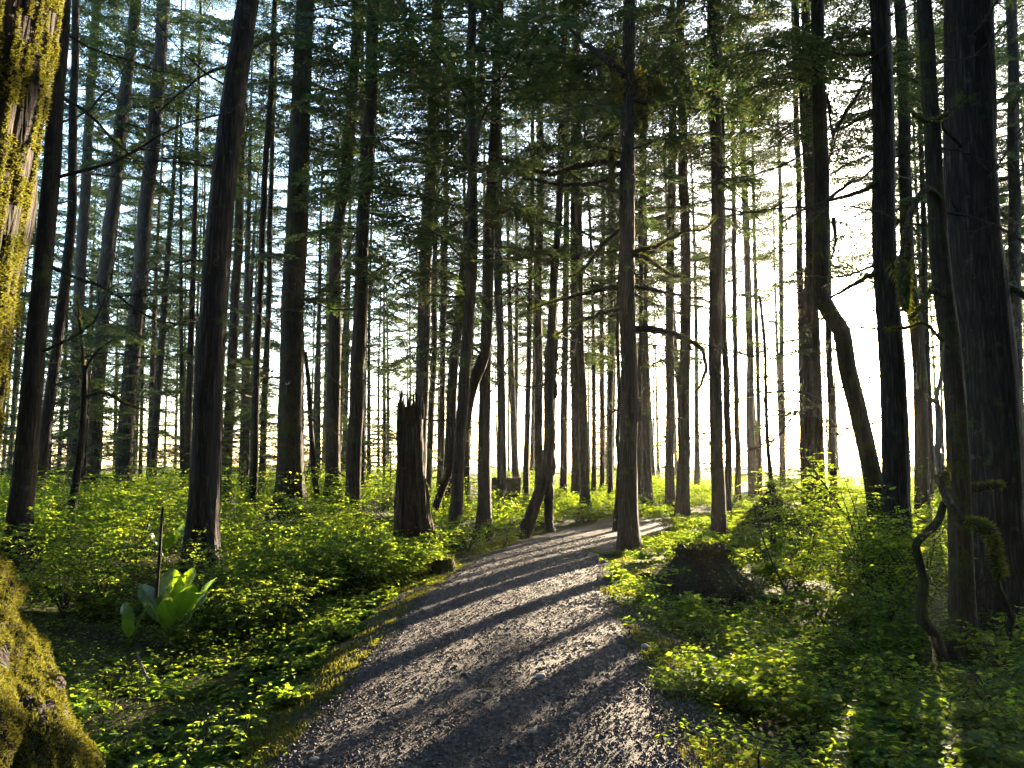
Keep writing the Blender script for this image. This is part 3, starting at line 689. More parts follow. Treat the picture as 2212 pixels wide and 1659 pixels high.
# --- background forest: slim trunks filling the distance on both sides
PL = []
rg = np.random.default_rng(77)
def corridor(x, y): return -15 < x - (1.0 + .5 * (y - 9)) < 9 + .06 * y
ZONES = [(-99, -.42, 'slim far conifer in the backlit crowd at the left edge', 'far conifers at the left edge'),
         (-.42, -.18, 'slim far conifer in the crowd between the black leaning trunk and the white sky gap', 'far conifers left of the sky gap'),
         (-.18, .1, 'slim far conifer in the bright background beyond the snag and path end', 'far conifers beyond the path end'),
         (.1, .42, 'slim far conifer dissolving in the sun glare right of the path', 'far conifers in the sun glare'),
         (.42, 99, 'slim far conifer behind the widest trunk at the right edge', 'far conifers at the right edge')]
def bg_tree(x, y, rbase, H, cb, crown, lowb, lowz, kind='far_conifer', beam=False):
    rng = np.random.default_rng(int(abs(x * 97 + y * 131)) + 1)
    zg = float(gz(x, y)); z = np.linspace(-.3, H, 14)
    lx, ly = rng.normal(0, .018, 2); c = rng.normal(0, .12)
    P = np.stack([lx * z + c * np.sin(z / H * 3.1), ly * z, z], -1)
    zone = next(q for q in ZONES if q[0] <= x / y < q[1])
    root = thing(kind, (x, y, zg), zone[2], 'tree', zone[3])
    make_trunk(np.column_stack([P, rbase * (1 - z / H * .9).clip(.06, 1)]), 0, 8, .35, int(y * 10), .06).build('trunk', BARK if rng.random() < .6 else BARKG, root)
    lib, h0 = (CROWNS, 14.) if crown == 0 else (THIN, 16.)
    link('crown', lib[rng.integers(len(lib))], root, (np.interp(cb, z, P[:, 0]), np.interp(cb, z, P[:, 1]), cb), (0, 0, rng.random() * 6.28), (1, 1, (H - cb + .3) / h0))
    if x / y > -.15 and not beam:
        for q in range(7):
            zz = rng.uniform(y * .13 + 1.2, y * .16 + 8)
            link('foliage_bough', LOWB[rng.integers(6)], root, (np.interp(zz, z, P[:, 0]), np.interp(zz, z, P[:, 1]), zz), (rng.normal(0, .3), R(rng.uniform(-8, 18)), rng.random() * 6.28), rng.uniform(.55, 1.0))
        for q in range(6):
            zz = rng.uniform(y * .11 + 1, y * .14 + 8)
            link('foliage_bough', LOWT[rng.integers(5)], root, (np.interp(zz, z, P[:, 0]), np.interp(zz, z, P[:, 1]), zz), (rng.normal(0, .3), R(rng.uniform(-10, 20)), rng.random() * 6.28), rng.uniform(.5, 1.05))
    for q in range(lowb):
        zz = rng.uniform(*lowz)
        link('foliage_bough', LOWB[rng.integers(6)], root, (np.interp(zz, z, P[:, 0]), np.interp(zz, z, P[:, 1]), zz), (0, R(rng.uniform(-6, 16)), rng.random() * 6.28), rng.uniform(.6, 1.0))
tries = 0
while len(PL) < 190 and tries < 9000:
    tries += 1
    y = 25 + 50 * rg.random() ** 1.15; x = rg.uniform(-.86, .86) * y
    cor = corridor(x, y)
    if cor and (rg.random() < .4 or y > 66 or -4.5 < x - (-2 + .4986 * (y - 3.2)) < 3.2): continue
    if any((x - a) ** 2 + (y - b) ** 2 < 2.2 ** 2 for a, b in PL): continue
    if any((x - t[0].location.x) ** 2 + (y - t[2]) ** 2 < 1.2 ** 2 for t in TREES): continue
    PL.append((x, y)); f = x / y
    H = rg.uniform(17, 26)
    if cor: bg_tree(x, y, rg.uniform(.09, .17), H, y * .175 + 1.6 + rg.uniform(0, 3), rg.integers(2), rg.integers(2, 5), (3.2, 9))
    elif f < -.1: bg_tree(x, y, rg.uniform(.09, .20), H, rg.uniform(4.0, 8.5), rg.integers(2), 5, (1.8, 8))
    else: bg_tree(x, y, rg.uniform(.09, .18), H, rg.uniform(5.5, 10), rg.integers(2), 3, (4.5, 10))
# far trees in the sun's own line: bare up to high crowns, with low boughs the light passes over
for q in range(13):
    y = rg.uniform(56, 80); x = -2 + .4986 * (y - 3.2) + rg.uniform(-5.5, 5.0)
    if any((x - a) ** 2 + (y - b) ** 2 < 1.6 ** 2 for a, b in PL): continue
    PL.append((x, y)); bg_tree(x, y, rg.uniform(.08, .13), rg.uniform(22, 26), 17.0, 1, 9, (1.2, 6.8), beam=True)
# understorey: young conifers feathered almost to the ground
SAPL = [(10.5, 38), (5, 43), (22, 30), (25, 36), (17.5, 22), (20, 26), (-10.5, 19.5), (-13, 18.5), (-18, 25), (-4.2, 26), (-9.8, 31), (-15.5, 34), (-22, 31), (-2.2, 31), (-12.2, 22.5), (-14, 24), (-11, 27), (-17, 29), (-8.5, 25), (-6.5, 29), (-12.5, 33), (-19, 35), (-9.5, 36), (-5.2, 34), (-16, 22), (-3.2, 37), (-21, 27), (17, 25), (20, 22), (-7.5, 22.5), (-14.5, 40), (-23, 38)]
for q, (x, y) in enumerate(SAPL):
    rng = np.random.default_rng(500 + q); H = rng.uniform(4.0, 7.0); zg = float(gz(x, y))
    left = x < 0
    root = thing('young_conifer', (x, y, zg), 'feathery young conifer with low green boughs among the trunks at ' + ('left' if left else 'right of the path'), 'tree', 'young understorey conifers at ' + ('left' if left else 'right'))
    z = np.linspace(-.2, H, 8)
    tube(np.stack([0 * z, 0 * z, z], -1), .05 * (1 - z / H).clip(.1, 1), 6).build('trunk', BARK, root)
    link('crown', SAP[q % 4], root, (0, 0, .7), (0, 0, rng.random() * 6), (1.1, 1.1, (H - .7) / 5))

# woods nobody could count: an unseen stand added behind and beside the camera to cut sky fill, and the low far wood beyond the trunks
def wood_mass(name, spots, lib, seed, trunk=True):
    rng = np.random.default_rng(seed); mb = MB()
    for x, y, H, cb, q in spots:
        zg = float(gz(x, y)); z = np.linspace(-.3, H, 8)
        if trunk: mb.addmb(tube(np.stack([x + 0 * z, y + 0 * z, zg + z], -1), .28 * (1 - z / H * .9), 10, False))
        V, fs = lib[q % len(lib)].arrays(); k = len(mb.f)
        V = V * np.array([1, 1, (H - cb)]) @ rotm(rng.random() * 6.28, 0).T + np.array([x, y, zg + cb])
        mb.v.append(V.astype(np.float32))
        for Fq, m_ in fs: mb.f.append((Fq + mb.n, 1))
        mb.n += len(V)
    o = mb.build(name, [BARK, NEEDLE], None, False); o['kind'] = 'stuff'
def crude_crown(seed, nb, L, wd, r):
    rng = np.random.default_rng(seed); n = nb * 60; u = np.repeat(rng.random(nb), 60); a = np.repeat(rng.random(nb) * 6.28, 60) + rng.normal(0, .16, n)
    t = rng.random(n) ** .7; rr = r * (.25 + .8 * (1 - u) ** .7) * t
    C = np.stack([rr * np.cos(a), rr * np.sin(a), u - .02 * t], -1)
    D = np.stack([np.cos(a + rng.normal(0, .7, n)), np.sin(a + rng.normal(0, .7, n)), rng.normal(-.012, .012, n)], -1)
    return MB().add(*diamonds(C, D, unit(np.array([0, 0, 1.]) + rng.normal(0, .02, C.shape)), rng.uniform(.6, 1.3, n) * L, wd))
rw = np.random.default_rng(4)
sp = []
while len(sp) < 95:
    x, y = rw.uniform(-24, 24), rw.uniform(-22, 12)
    if abs(x + .4) < 2.4 or abs(x) < .8 * y + 4.2 or any((x - q[0]) ** 2 + (y - q[1]) ** 2 < 5 for q in sp): continue
    sp.append((x, y, rw.uniform(18, 25), rw.uniform(1.0, 4), int(rw.integers(3))))
wood_mass('wood', sp, [crude_crown(q, 90, .5, .18, 3.2) for q in range(3)], 1)  # out-of-view trees around the camera, added to block sky light
sp = []
while len(sp) < 80:
    y = rw.uniform(60, 125); x = rw.uniform(-.95, .95) * y; H = rw.uniform(2.5, 6)
    if corridor(x, y): H *= .6
    sp.append((x, y, H, .2, int(rw.integers(4))))
wood_mass('far_wood', sp, [crude_crown(10 + q, 34, .5, .2, 1.9) for q in range(4)], 2, False)

# ------------------------------------------------------------------ stumps, snag, leaning splintered trunk
def jag_tube(A, k, jag, seed, rf=None):
    """a broken trunk: tube whose top rim is torn into splinters, hollowed inside"""
    rng = np.random.default_rng(seed)
    mb = tube(A[:, :3], A[:, 3], k, False, .10, seed, rf); V, fs = mb.arrays(); V = V.copy()
    n = len(A); T = V[(n - 1) * k:]
    j = jag * (.15 + rng.random(k) ** 2.2); j = np.maximum(j, np.roll(j, 1) * .45)
    T[:, 2] += j
    Pc = T.mean(0); out = MB(); out.add(V, fs[0][0])
    inner = Pc + (T - Pc) * .72; inner[:, 2] = T[:, 2] * .35 + (Pc[2] - jag * .9) * .65
    q = np.arange(k)
    out.add(np.vstack([T, inner]), np.stack([q, (q + 1) % k, k + (q + 1) % k, k + q], -1))
    fl = Pc + (T - Pc) * .3; fl[:, 2] = Pc[2] - jag * 1.2
    out.add(np.vstack([inner, fl]), np.stack([q, (q + 1) % k, k + (q + 1) % k, k + q], -1))
    out.add(np.vstack([fl.mean(0), fl]), np.stack([q * 0, 1 + q, 1 + (q + 1) % k], -1))
    return out
Ys = 13.4; bx, by, _ = W(893, 1200, Ys); zg = float(gz(bx, by))
root = thing('broken_snag', (bx, by, zg), 'tall rotten broken-off trunk with jagged splintered top left of the path', 'tree stump')
pts = [(895, 1215, 46), (890, 1120, 37), (887, 1040, 30), (886, 960, 28), (886, 895, 27)]
A = smooth_line(np.array([[*(W(a, b, Ys) - np.array([bx, by, zg])), r / FPX * Ys] for a, b, r in pts]), .1)
A[0, 2] = -.25
def rfs(P, th):
    h = np.maximum(P[:, 2:3], 0)
    return (1 + .24 * np.exp(-h / .3) * (1 + .8 * np.sin(5 * th[None] + 1))) * (1 + .22 * fbm(th[None] * 4, h * 1.6, 3) * 2 + .17 * fbm(th[None] * 14, h * .7, 4) * 2 - .16 * (fbm(th[None] * 3 + 20, h * 1.1, 8) > .17))
jag_tube(A, 72, .34, 4, rfs).build('trunk', ROT, root)
part_tube('splinter', root, [W(868, 905, Ys - .1), W(867, 875, Ys - .1), W(869, 842, Ys - .1)], .07, .015, ROT, 6, .3)
part_tube('splinter', root, [W(912, 905, Ys), W(914, 880, Ys), W(915, 862, Ys)], .035, .006, ROT, 5, .3)
for a in (((925, 1165), (950, 1195), (975, 1225)), ((880, 1190), (862, 1215), (845, 1225)), ((905, 1190), (925, 1215), (935, 1232))):
    part_tube('root', root, [np.array([bx, by, zg + .25])] + [hit(u, v) for u, v in a[1:]], .13, .05, ROT, 8, .3)
# splintered trunk leaning against the straight dark trunk
Yl = 17.6; bx, by, _ = W(954, 1060, Yl); zg = float(gz(bx, by))
root = thing('leaning_dead_trunk', (bx, by, zg), 'splintered dead trunk leaning right against the straight dark trunk behind the snag', 'dead tree')
pts = [(940, 1100, 8), (954, 1060, 8), (997, 945, 9), (1020, 840, 11), (1040, 785, 13), (1052, 752, 11)]
A = smooth_line(np.array([[*(W(a, b, Yl + .1 * i_) - np.array([bx, by, zg])), r / FPX * Yl] for i_, (a, b, r) in enumerate(pts)]), .12)
jag_tube(A, 16, .35, 9).build('trunk', ROT, root)
part_tube('splinter', root, [W(1046, 780, Yl + .5), W(1054, 745, Yl + .5), W(1058, 728, Yl + .5)], .05, .01, ROT, 5, .3)
part_tube('splinter', root, [W(1020, 850, Yl + .2), W(1010, 900, Yl + .2), W(1004, 960, Yl + .2)], .05, .01, ROT, 5, .3)
# mossy cut stump behind the snag
def stump(name, px, py, Y, wpx, hpx, label, m, seed, roots, mossn=2500, mm=MOSSG, top=.03, taper=0.):
    bx, by, _ = hit(px, py); Y = by; zg = float(gz(bx, by)); r = .5 * wpx / FPX * Y; h = hpx / FPX * Y
    root = thing(name, (bx, by, zg), label, 'tree stump')
    z = np.linspace(-.2, h, 10)
    def rf2(P, th):
        hh = np.maximum(P[:, 2:3], 0)
        return (1 + .5 * np.exp(-hh / .2) * (1 + .6 * np.sin(6 * th[None] + seed))) * (1 + .16 * fbm(th[None] * 4 + seed, hh * 2, seed) * 2)
    mb = jag_tube(np.column_stack([0 * z, 0 * z, z, r * (1 - taper * sstep(.2, 1, z / h))]), 36, top, seed, rf2)
    o = mb.build('trunk', m, root)
    rng = np.random.default_rng(seed)
    V, fs = mb.arrays(); V = V[:360]
    idx = rng.integers(80, 360, mossn); d = unit(V[idx] * np.array([1, 1, 0]) + np.array([0, 0, .4]) + rng.normal(0, .3, (mossn, 3)))
    C = V[idx] + rng.normal(0, .04, (mossn, 3)) * np.array([1, 1, .6])
    a = rng.random(mossn // 2) * 6.28; q = np.sqrt(rng.random(mossn // 2)) * r * .95
    C2 = np.stack([q * np.cos(a), q * np.sin(a), np.full(len(a), h - .02)], -1)
    d2 = unit(np.array([0, 0, 1.]) + rng.normal(0, .5, C2.shape))
    MB().add(*blades(np.vstack([C, C2]), np.vstack([d, d2]), rng.uniform(.012, .034, len(C) + len(C2)), .010, rng)).build('moss', mm, o, False)
    for l in roots: part_tube('root', root, [np.array([bx, by, zg + h * .3])] + [hit(a_, b_) for a_, b_ in l[1:]], r * .3, r * .1, m, 8, .3, seed)
    return root
stump('cut_stump', 1094, 1100, 18.2, 62, 66, 'squat mossy sawn-off stump with spreading roots left of the path bend', BARKM, 12,
      [[(1115, 1075), (1135, 1095), (1165, 1120), (1190, 1138)], [(1100, 1090), (1120, 1110), (1150, 1135)], [(1075, 1085), (1062, 1105), (1050, 1120)]])
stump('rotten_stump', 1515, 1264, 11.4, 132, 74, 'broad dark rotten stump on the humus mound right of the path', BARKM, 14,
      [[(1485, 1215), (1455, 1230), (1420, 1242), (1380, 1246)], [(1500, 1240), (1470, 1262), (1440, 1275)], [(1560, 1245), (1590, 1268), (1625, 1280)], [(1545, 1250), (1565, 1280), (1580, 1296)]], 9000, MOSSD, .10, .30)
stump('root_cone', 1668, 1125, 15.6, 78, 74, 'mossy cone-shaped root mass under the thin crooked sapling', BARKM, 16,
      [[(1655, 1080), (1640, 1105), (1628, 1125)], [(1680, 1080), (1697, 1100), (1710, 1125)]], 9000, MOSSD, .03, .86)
stump('mossy_stump', 958, 1235, 12.4, 34, 26, 'small mossy rotten stump beside the foot of the tall snag', BARKM, 18, [[(965, 1225), (985, 1235), (1000, 1245)]], 1600)

# gnarled dead tree at right with bleached stem, arching mossy limb
bx, by, _ = W(2050, 1440, 8.3); zg = float(gz(bx, by))
root = thing('gnarled_dead_tree', (bx, by, zg), 'small gnarled dead tree with bleached upright stem and arching mossy limb before the mossy trunk', 'dead tree')
l1 = [W(2052, 1440, 8.3), W(2020, 1385, 8.25), W(1996, 1330, 8.2), W(1990, 1250, 8.2), W(1992, 1180, 8.2), W(2012, 1125, 8.2), W(2042, 1088, 8.2)]
l1[0][2] = zg - .15
part_tube('trunk', root, [p + np.array([.05 * math.sin(i_ * 2.6), .06 * math.cos(i_ * 1.9), 0]) for i_, p in enumerate(l1)], .05, .034, BARKM, 10, .45, 2)
part_tube('stem', root, [W(2046, 1092, 8.2), W(2036, 1040, 8.2), W(2026, 1000, 8.2), W(2024, 930, 8.2), W(2026, 860, 8.2), W(2034, 800, 8.2), W(2040, 740, 8.2)], .042, .014, PALE, 10, .35, 3)
part_tube('bare_limb', root, [W(2025, 868, 8.2), W(2010, 860, 8.1), W(2000, 850, 8.1)], .03, .008, PALE, 6, .2)
l2 = [W(2030, 1030, 8.2), W(2038, 1070, 8.1), W(2060, 1110, 7.95), W(2095, 1132, 7.85), W(2130, 1140, 7.9), W(2146, 1170, 8.0), W(2160, 1240, 8.2), W(2172, 1330, 8.4), W(2185, 1450, 8.6)]
o = part_tube('bare_limb', root, [p + np.array([.03 * math.sin(i_ * 2.9), .05 * math.cos(i_ * 2.2), .03 * math.sin(i_ * 4.1)]) for i_, p in enumerate(l2)], .05, .028, BARKM, 10, .5, 4)
for q, p in enumerate([l1[2], l1[4], l1[5], l2[4], l2[5], l2[6], l2[7]]):
    link('bare_limb', LIMBS[q], root, p - np.array(root.location), (q, R(-30 + 13 * q), q * 1.7), .22 + .05 * (q % 3))
V, F = fuzz(np.array(l2[3:7]) - np.array(root.location), .06, 2600, 6, .06); MB().add(V, F).build('moss', MOSSG, o, False)
V, F = fuzz(np.array([W(2034, 1050, 8.2), W(2036, 1020, 8.2)]) - np.array(root.location), .06, 900, 7, .05); MB().add(V, F).build('moss', MOSSG, o, False)

def stick(name, label, pts, Y, r0, r1, m, dy=.0, cat='stick'):
    P = np.array([W(a, b, Y + dy * i_) for i_, (a, b) in enumerate(pts)])
    A = smooth_line(P - P[0], .05)
    o = tube(A, np.linspace(r0, r1, len(A)), 7, True, .2, int(pts[0][0])).build(name, m, None, True, P[0])
    return tag(o, label, cat)
stick('dead_stem', 'bare brown dead stem standing upright behind the big bright-leaved plant', [(338, 1290), (342, 1240), (347, 1170), (352, 1095)], 7.4, .017, .010, TWIG)
stick('leaning_branch', 'reddish broken branch leaning against the left of the tall snag', [(835, 1235), (850, 1195), (868, 1150)], 13.0, .03, .02, ROT)
stick('leaning_branch', 'long thin dark branch leaning left above the shaded shrubs right of the stump', [(1705, 1290), (1670, 1220), (1640, 1140), (1628, 1090)], 10.5, .018, .008, TWIG, .3)
stick('leaning_branch', 'thin arching branch slanting down through the glare left of the crooked tree', [(1690, 920), (1740, 990), (1790, 1060), (1830, 1120), (1870, 1170)], 13.0, .012, .018, TWIG)
stick('fallen_branch', 'thin grey fallen branch in the dark hollow below the small leafy sprig', [(322, 1475), (308, 1445), (297, 1415)], 5.6, .012, .008, PALE, .1)
stick('fallen_branch', 'brown dead branch on the shaded leaf litter left of the snag', [(760, 1165), (800, 1170), (850, 1180)], 13.6, .05, .03, ROT, .2)

# ------------------------------------------------------------------ shrubs and ground cover
def shrub_arrays(seed, h=1.1, sp=.75, nst=8, leaf=.042, dens=1.0, simple=False):
    rng = np.random.default_rng(seed); wood = MB(); C, D = [], []
    for s in range(nst):
        a = rng.random() * 6.28; hh = h * rng.uniform(.6, 1.05); out = sp * rng.uniform(.35, 1.0)
        t = np.linspace(0, 1, 9)[:, None]
        d = np.array([math.cos(a), math.sin(a), 0])
        P = d * out * t ** 1.5 + np.array([0, 0, hh]) * (t - .18 * t ** 3 * rng.uniform(.4, 1.6)) + rng.normal(0, .018, (9, 3)) * t
        wood.addmb(tube(P, np.linspace(.009, .003, 9), 4, False))
        m = int(9 * dens * hh / h + 4)
        for q in range(m):
            f = rng.uniform(.35, 1.0); p = np.array([np.interp(f, t[:, 0], P[:, j]) for j in range(3)])
            b = a + rng.normal(0, 1.1); L = rng.uniform(.16, .42) * (1.25 - .5 * f) * (h / 1.1) ** .5
            td = unit(np.array([math.cos(b), math.sin(b), rng.normal(.08, .16)]))
            k = max(3, int(L / .030)); u = (np.arange(k) + .6) / k
            tp = p + td * L * u[:, None]; tp[:, 2] -= .12 * L * u ** 2
            if not simple: wood.addmb(tube(np.vstack([p, tp[-1]]), .0022, 3, False))
            side = np.where(np.arange(k) % 2, 1, -1) * R(58) + rng.normal(0, .25, k); side[-1] = 0
            C.append(tp); D.append(np.stack([np.cos(b + side), np.sin(b + side), rng.normal(-.12, .2, k)], -1))
    C = np.concatenate(C); D = np.concatenate(D)
    N = unit(np.array([0, 0, 1.]) + rng.normal(0, .38, C.shape))
    L = rng.uniform(.7, 1.2, len(C)) * leaf
    return wood, C, D, N, L
def shrub_meshes(seed, **kw):
    wood, C, D, N, L = shrub_arrays(seed, **kw)
    return wood.mesh('stems', TWIG), MB().add(*ovals(C, D, N, L, L * .6)).mesh('foliage', SHRUB, False)
SHR = [shrub_meshes(700 + q, nst=n_, dens=d_, h=h_, sp=s_) for q, (n_, d_, h_, s_) in enumerate([(11, 1.5, 1.1, .8), (9, 1.6, 1.25, .7), (12, 1.4, .95, .9), (10, 1.7, 1.0, .75), (8, 1.7, 1.4, .65)])]
SHL = [shrub_meshes(730 + q, nst=9, dens=1.3, h=.62, sp=.6, leaf=.058) for q in range(4)]
def shrub(px, Y, label, k=0, s=1.0, low=False, dx=0, name='shrub'):
    p = W(px, 1100, Y); x, y = p[0], p[1]; z = float(gz(x, y))
    root = thing(name, (x, y, z - .03), label, 'shrub')
    a, b = (SHL if low else SHR)[k % (4 if low else 5)]; rz = random.random() * 6.28
    link('stems', a, root, None, (0, 0, rz), s); link('foliage', b, root, None, (0, 0, rz), s)
    return root
for px, Y, k, s, lab in [
        (40, 8.2, 0, 1.0, 'low leafy shrub at the left edge above the mossy roots'),
        (150, 8.6, 3, 1.0, 'leafy shrub with a bright drooping spray, right of the mossy root flare'),
        (230, 9.6, 2, 1.0, 'bright green shrub between the mossy roots and the big broad-leaved plant'),
        (90, 11.0, 1, 1.05, 'sunlit shrub below the young forked tree'),
        (300, 11.6, 4, .95, 'tall leafy shrub behind the bare brown dead stem'),
        (395, 10.2, 0, .8, 'low shrub hiding the foot of the big black leaning trunk'),
        (520, 9.0, 2, .95, 'broad leafy shrub right of the big broad-leaved plant'),
        (600, 9.6, 3, .9, 'dense low shrub midway between the broad-leaved plant and the path'),
        (560, 11.8, 1, 1.0, 'upright shrub right behind the big black leaning trunk foot'),
        (680, 11.4, 0, .95, 'lit shrub below the thick mossy trunk'),
        (760, 12.6, 4, .8, 'brown-green twiggy shrub left of the leaning branch by the snag'),
        (500, 14.5, 2, 1.1, 'pale flowering-looking bright shrub right of the black leaning trunk'),
        (640, 16, 1, 1.0, 'bright shrub at the flared root of the thick mossy trunk'),
        (760, 16.5, 3, 1.1, 'yellow-green shrub at the foot of the two trunks by the sky gap'),
        (960, 16, 0, 1.0, 'glowing yellow-green shrub just right of the snag'),
        (1010, 14.8, 2, .8, 'low bright shrub between the snag and the cut stump'),
        (1090, 15.6, 3, .65, 'low bright shrub in front of the cut stump by the path'),
        (20, 14, 4, 1.1, 'high leafy shrub at the left edge below the shadowed slender trunk'),
        (330, 15, 0, 1.15, 'sunlit shrub bank left of the black leaning trunk'),
        (200, 14.5, 3, 1.1, 'sunlit shrub just right of the young forked tree foot'),
        (1440, 18.5, 2, .7, 'low glowing shrub right behind the lone black trunk foot'),
        (1600, 17.5, 1, .8, 'glowing shrub between the straight black trunk and the root cone'),
        (1760, 15.0, 4, 1.7, 'airy shrub in the glare left of the crooked tree foot'),
        (1840, 13.6, 1, 1.65, 'glowing tall shrub at the foot of the crooked tree'),
        (1735, 13.2, 4, 1.3, 'twiggy yellow-green shrub left of the airy shrub in the glare'),
        (1800, 12.2, 2, 1.3, 'dense half-shaded shrub below the crooked tree, nearest the spotlit pale-green shrub'),
        (1872, 11.4, 4, 1.35, 'upright shrub between the crooked tree foot and the large straight trunk'),
        (1905, 9.8, 3, 1.25, 'dark dense shrub added in front of the large straight trunk, left of the gnarled dead tree'),  # added to block sun slivers on the lower right ground
        (1985, 10.6, 0, 1.35, 'shaded tall shrub added behind the gnarled dead tree'),  # second added sun blocker for the lower right ground
        (1720, 12.2, 3, .85, 'dim twiggy shrub below the root cone'),
        (1960, 11.8, 4, 1.25, 'tall thin-leaved shrub climbing before the large straight trunk'),
        (1915, 12.2, 1, 1.3, 'tall leafy shrub at the left foot of the large straight trunk'),
        (2040, 13.0, 0, 1.1, 'lit shrub showing between the gnarled dead tree and the mossy trunk')]:
    shrub(px, Y, lab, k, s)
for px, Y, k, s, lab in [
        (1640, 9.8, 0, .8, 'dim low shrub on the slope below the rotten stump'),
        (1790, 9.6, 1, 1.0, 'spotlit pale-green shrub in the middle of the right-hand undergrowth'),
        (1850, 8.4, 2, .95, 'half-lit shrub nearer the camera than the spotlit pale-green shrub'),
        (1700, 7.6, 3, .9, 'bluish shaded shrub right of the path, below the stump slope'),
        (1930, 7.0, 0, 1.0, 'dark bluish shrub left of the gnarled dead tree foot'),
        (1760, 6.4, 1, .95, 'bushy shrub with a few sunlit leaves in the lower right'),
        (1640, 6.2, 2, .8, 'low shaded shrub near the right edge of the gravel'),
        (2000, 5.7, 3, 1.0, 'shaded shrub below the mossy dark trunk in the lower right'),
        (2150, 6.2, 1, 1.0, 'shaded shrub at the right edge before the widest trunk'),
        (1830, 5.2, 0, .8, 'dark low shrub near the bottom edge at right'),
        (2120, 8.4, 2, 1.1, 'dim shrub between the mossy dark trunk and the right edge')]:
    shrub(px, Y, lab, k, s, True)
# the rest of the understorey nobody could count: one mass
SIMPLE = [shrub_arrays(800 + q, nst=11, dens=1.35, h=1.0, sp=.85, leaf=.05, simple=True) for q in range(6)]
SIMPLO = [shrub_arrays(830 + q, nst=10, dens=1.2, h=.6, sp=.6, leaf=.055, simple=True) for q in range(5)]
BP = hit(368, 1395)
mass = MB(); ru = np.random.default_rng(17); cnt = 0; tr = 0
while cnt < 1320 and tr < 40000:
    tr += 1
    y = 4.5 + 58 * ru.random() ** 1.5; x = ru.uniform(-.74, .76) * (y + 1.5)
    if cnt >= 1150: y = ru.uniform(4.8, 12.5); x = float(cx(y)) - HW - ru.uniform(.35, 2.4)
    elif cnt >= 900: y = ru.uniform(14.5, 40); x = ru.uniform(.02, .62) * y
    d = float(lat(x, y))
    if y < 20.6 and abs(d) < HW + .45: continue
    if d < 0:
        if (y < 8.2 and x > -6) or (y < 11 and d > -HW - 1.9):
            if y < 4.2 or d > -HW - .25: continue
            sc = ru.uniform(.2, .45) * (.7 if d > -HW - .8 else 1); lib = SIMPLO
        else: sc = ru.uniform(.7, 1.15) * (.6 + .4 * min(1, (-d - HW) / 2.5)) * (1.12 if y < 18 else 1.4); lib = SIMPLE
    else:
        low = 1.2 < x < 9.5 and 12.5 < y < 26
        if (x - 2.7) ** 2 + (y - 11.3) ** 2 < 1.15 ** 2: continue
        if y < 12.5: sc = ru.uniform(.6, 1.1); lib = SIMPLO
        elif low: sc = ru.uniform(.45, .8); lib = SIMPLO
        else: sc = ru.uniform(.7, 1.15); lib = SIMPLE
    if y > 21 and -3 < x < 20: sc *= .72 if y < 34 else .9
    if y > 40: sc *= 1.3
    if (x - BP[0]) ** 2 + (y - BP[1]) ** 2 < 1.3 or (BP[1] - 3 < y < BP[1] and abs(x - BP[0] * y / BP[1]) < .75): sc *= .3
    wood, C, D, N, L = lib[ru.integers(len(lib))]
    a = ru.random() * 6.28; M = rotm(a, 0)
    if y > 17: sel = ru.random(len(C)) < (.6 if y < 30 else .35)
    else: sel = np.ones(len(C), bool)
    far = 1.0 if y < 17 else 1.35 if y < 30 else 2.0
    V, F = diamonds(C[sel] @ M.T * sc + np.array([x, y, float(gz(x, y)) - .02]), D[sel] @ M.T, N[sel] @ M.T, L[sel] * far, L[sel] * .66 * far)
    mass.add(V, F, 0)
    cnt += 1
g = mass.build('undergrowth', [SHRUB], None, False); g['kind'] = 'stuff'
# small-leaved plants close to the soil
n = 120000
y = 3.0 + 15 * ru.random(n) ** 1.3; x = ru.uniform(-.72, .74, n) * (y + 1); d = lat(x, y)
keep = (np.abs(d) > HW + .02) & (fbm(x * .9, y * .9, 61) + .35 * fbm(x * 3, y * 3, 63) > np.where(d < 0, -.22 + .3 * (d > -HW - .5), -.12))
keep &= ~((d < 0) & (y < 8) & (ru.random(n) < .35 + .3 * (y < 6)))
keep &= ~(((x - 2.5) ** 2 / 1.2 + (y - 11.6) ** 2 / 1.4 < 1) & (ru.random(n) < .6))
x, y, d = x[keep], y[keep], d[keep]; m = len(x)
hh = ru.random(m) ** 1.5 * np.clip((np.abs(d) - HW) * .35, .03, .26)
C = np.stack([x, y, gz(x, y) + hh], -1); a = ru.random(m) * 6.28
D = np.stack([np.cos(a), np.sin(a), ru.normal(0, .2, m)], -1)
N = unit(np.array([0, 0, 1.]) + ru.normal(0, .4, (m, 3)))
V, F = ovals(C, D, N, ru.uniform(.018, .05, m), ru.uniform(.012, .03, m))
g = MB().add(V, F).build('ground_cover', SHRUB, None, False); g['kind'] = 'stuff'
# moss along the path verges
n = 90000
y = 3.0 + 17 * ru.random(n) ** 1.25; sd = np.where(ru.random(n) < .6, -1, 1)
d = sd * (HW - .06 + .75 * ru.random(n) ** 1.6); x = cx(y) + d
keep = fbm(x * 2.2, y * 2.2, 71) + .5 * fbm(x * 8, y * 8, 72) > np.where(sd < 0, -.04, .03) + .10 * (np.abs(d) < HW + .05)
x, y = x[keep], y[keep]; m = len(x)
C = np.stack([x, y, gz(x, y)], -1); D = unit(np.array([0, 0, 1.]) + ru.normal(0, .55, (m, 3)))
g = MB().add(*blades(C, D, ru.uniform(.015, .045, m), .010, ru)).build('moss', MOSS, None, False); g['kind'] = 'stuff'

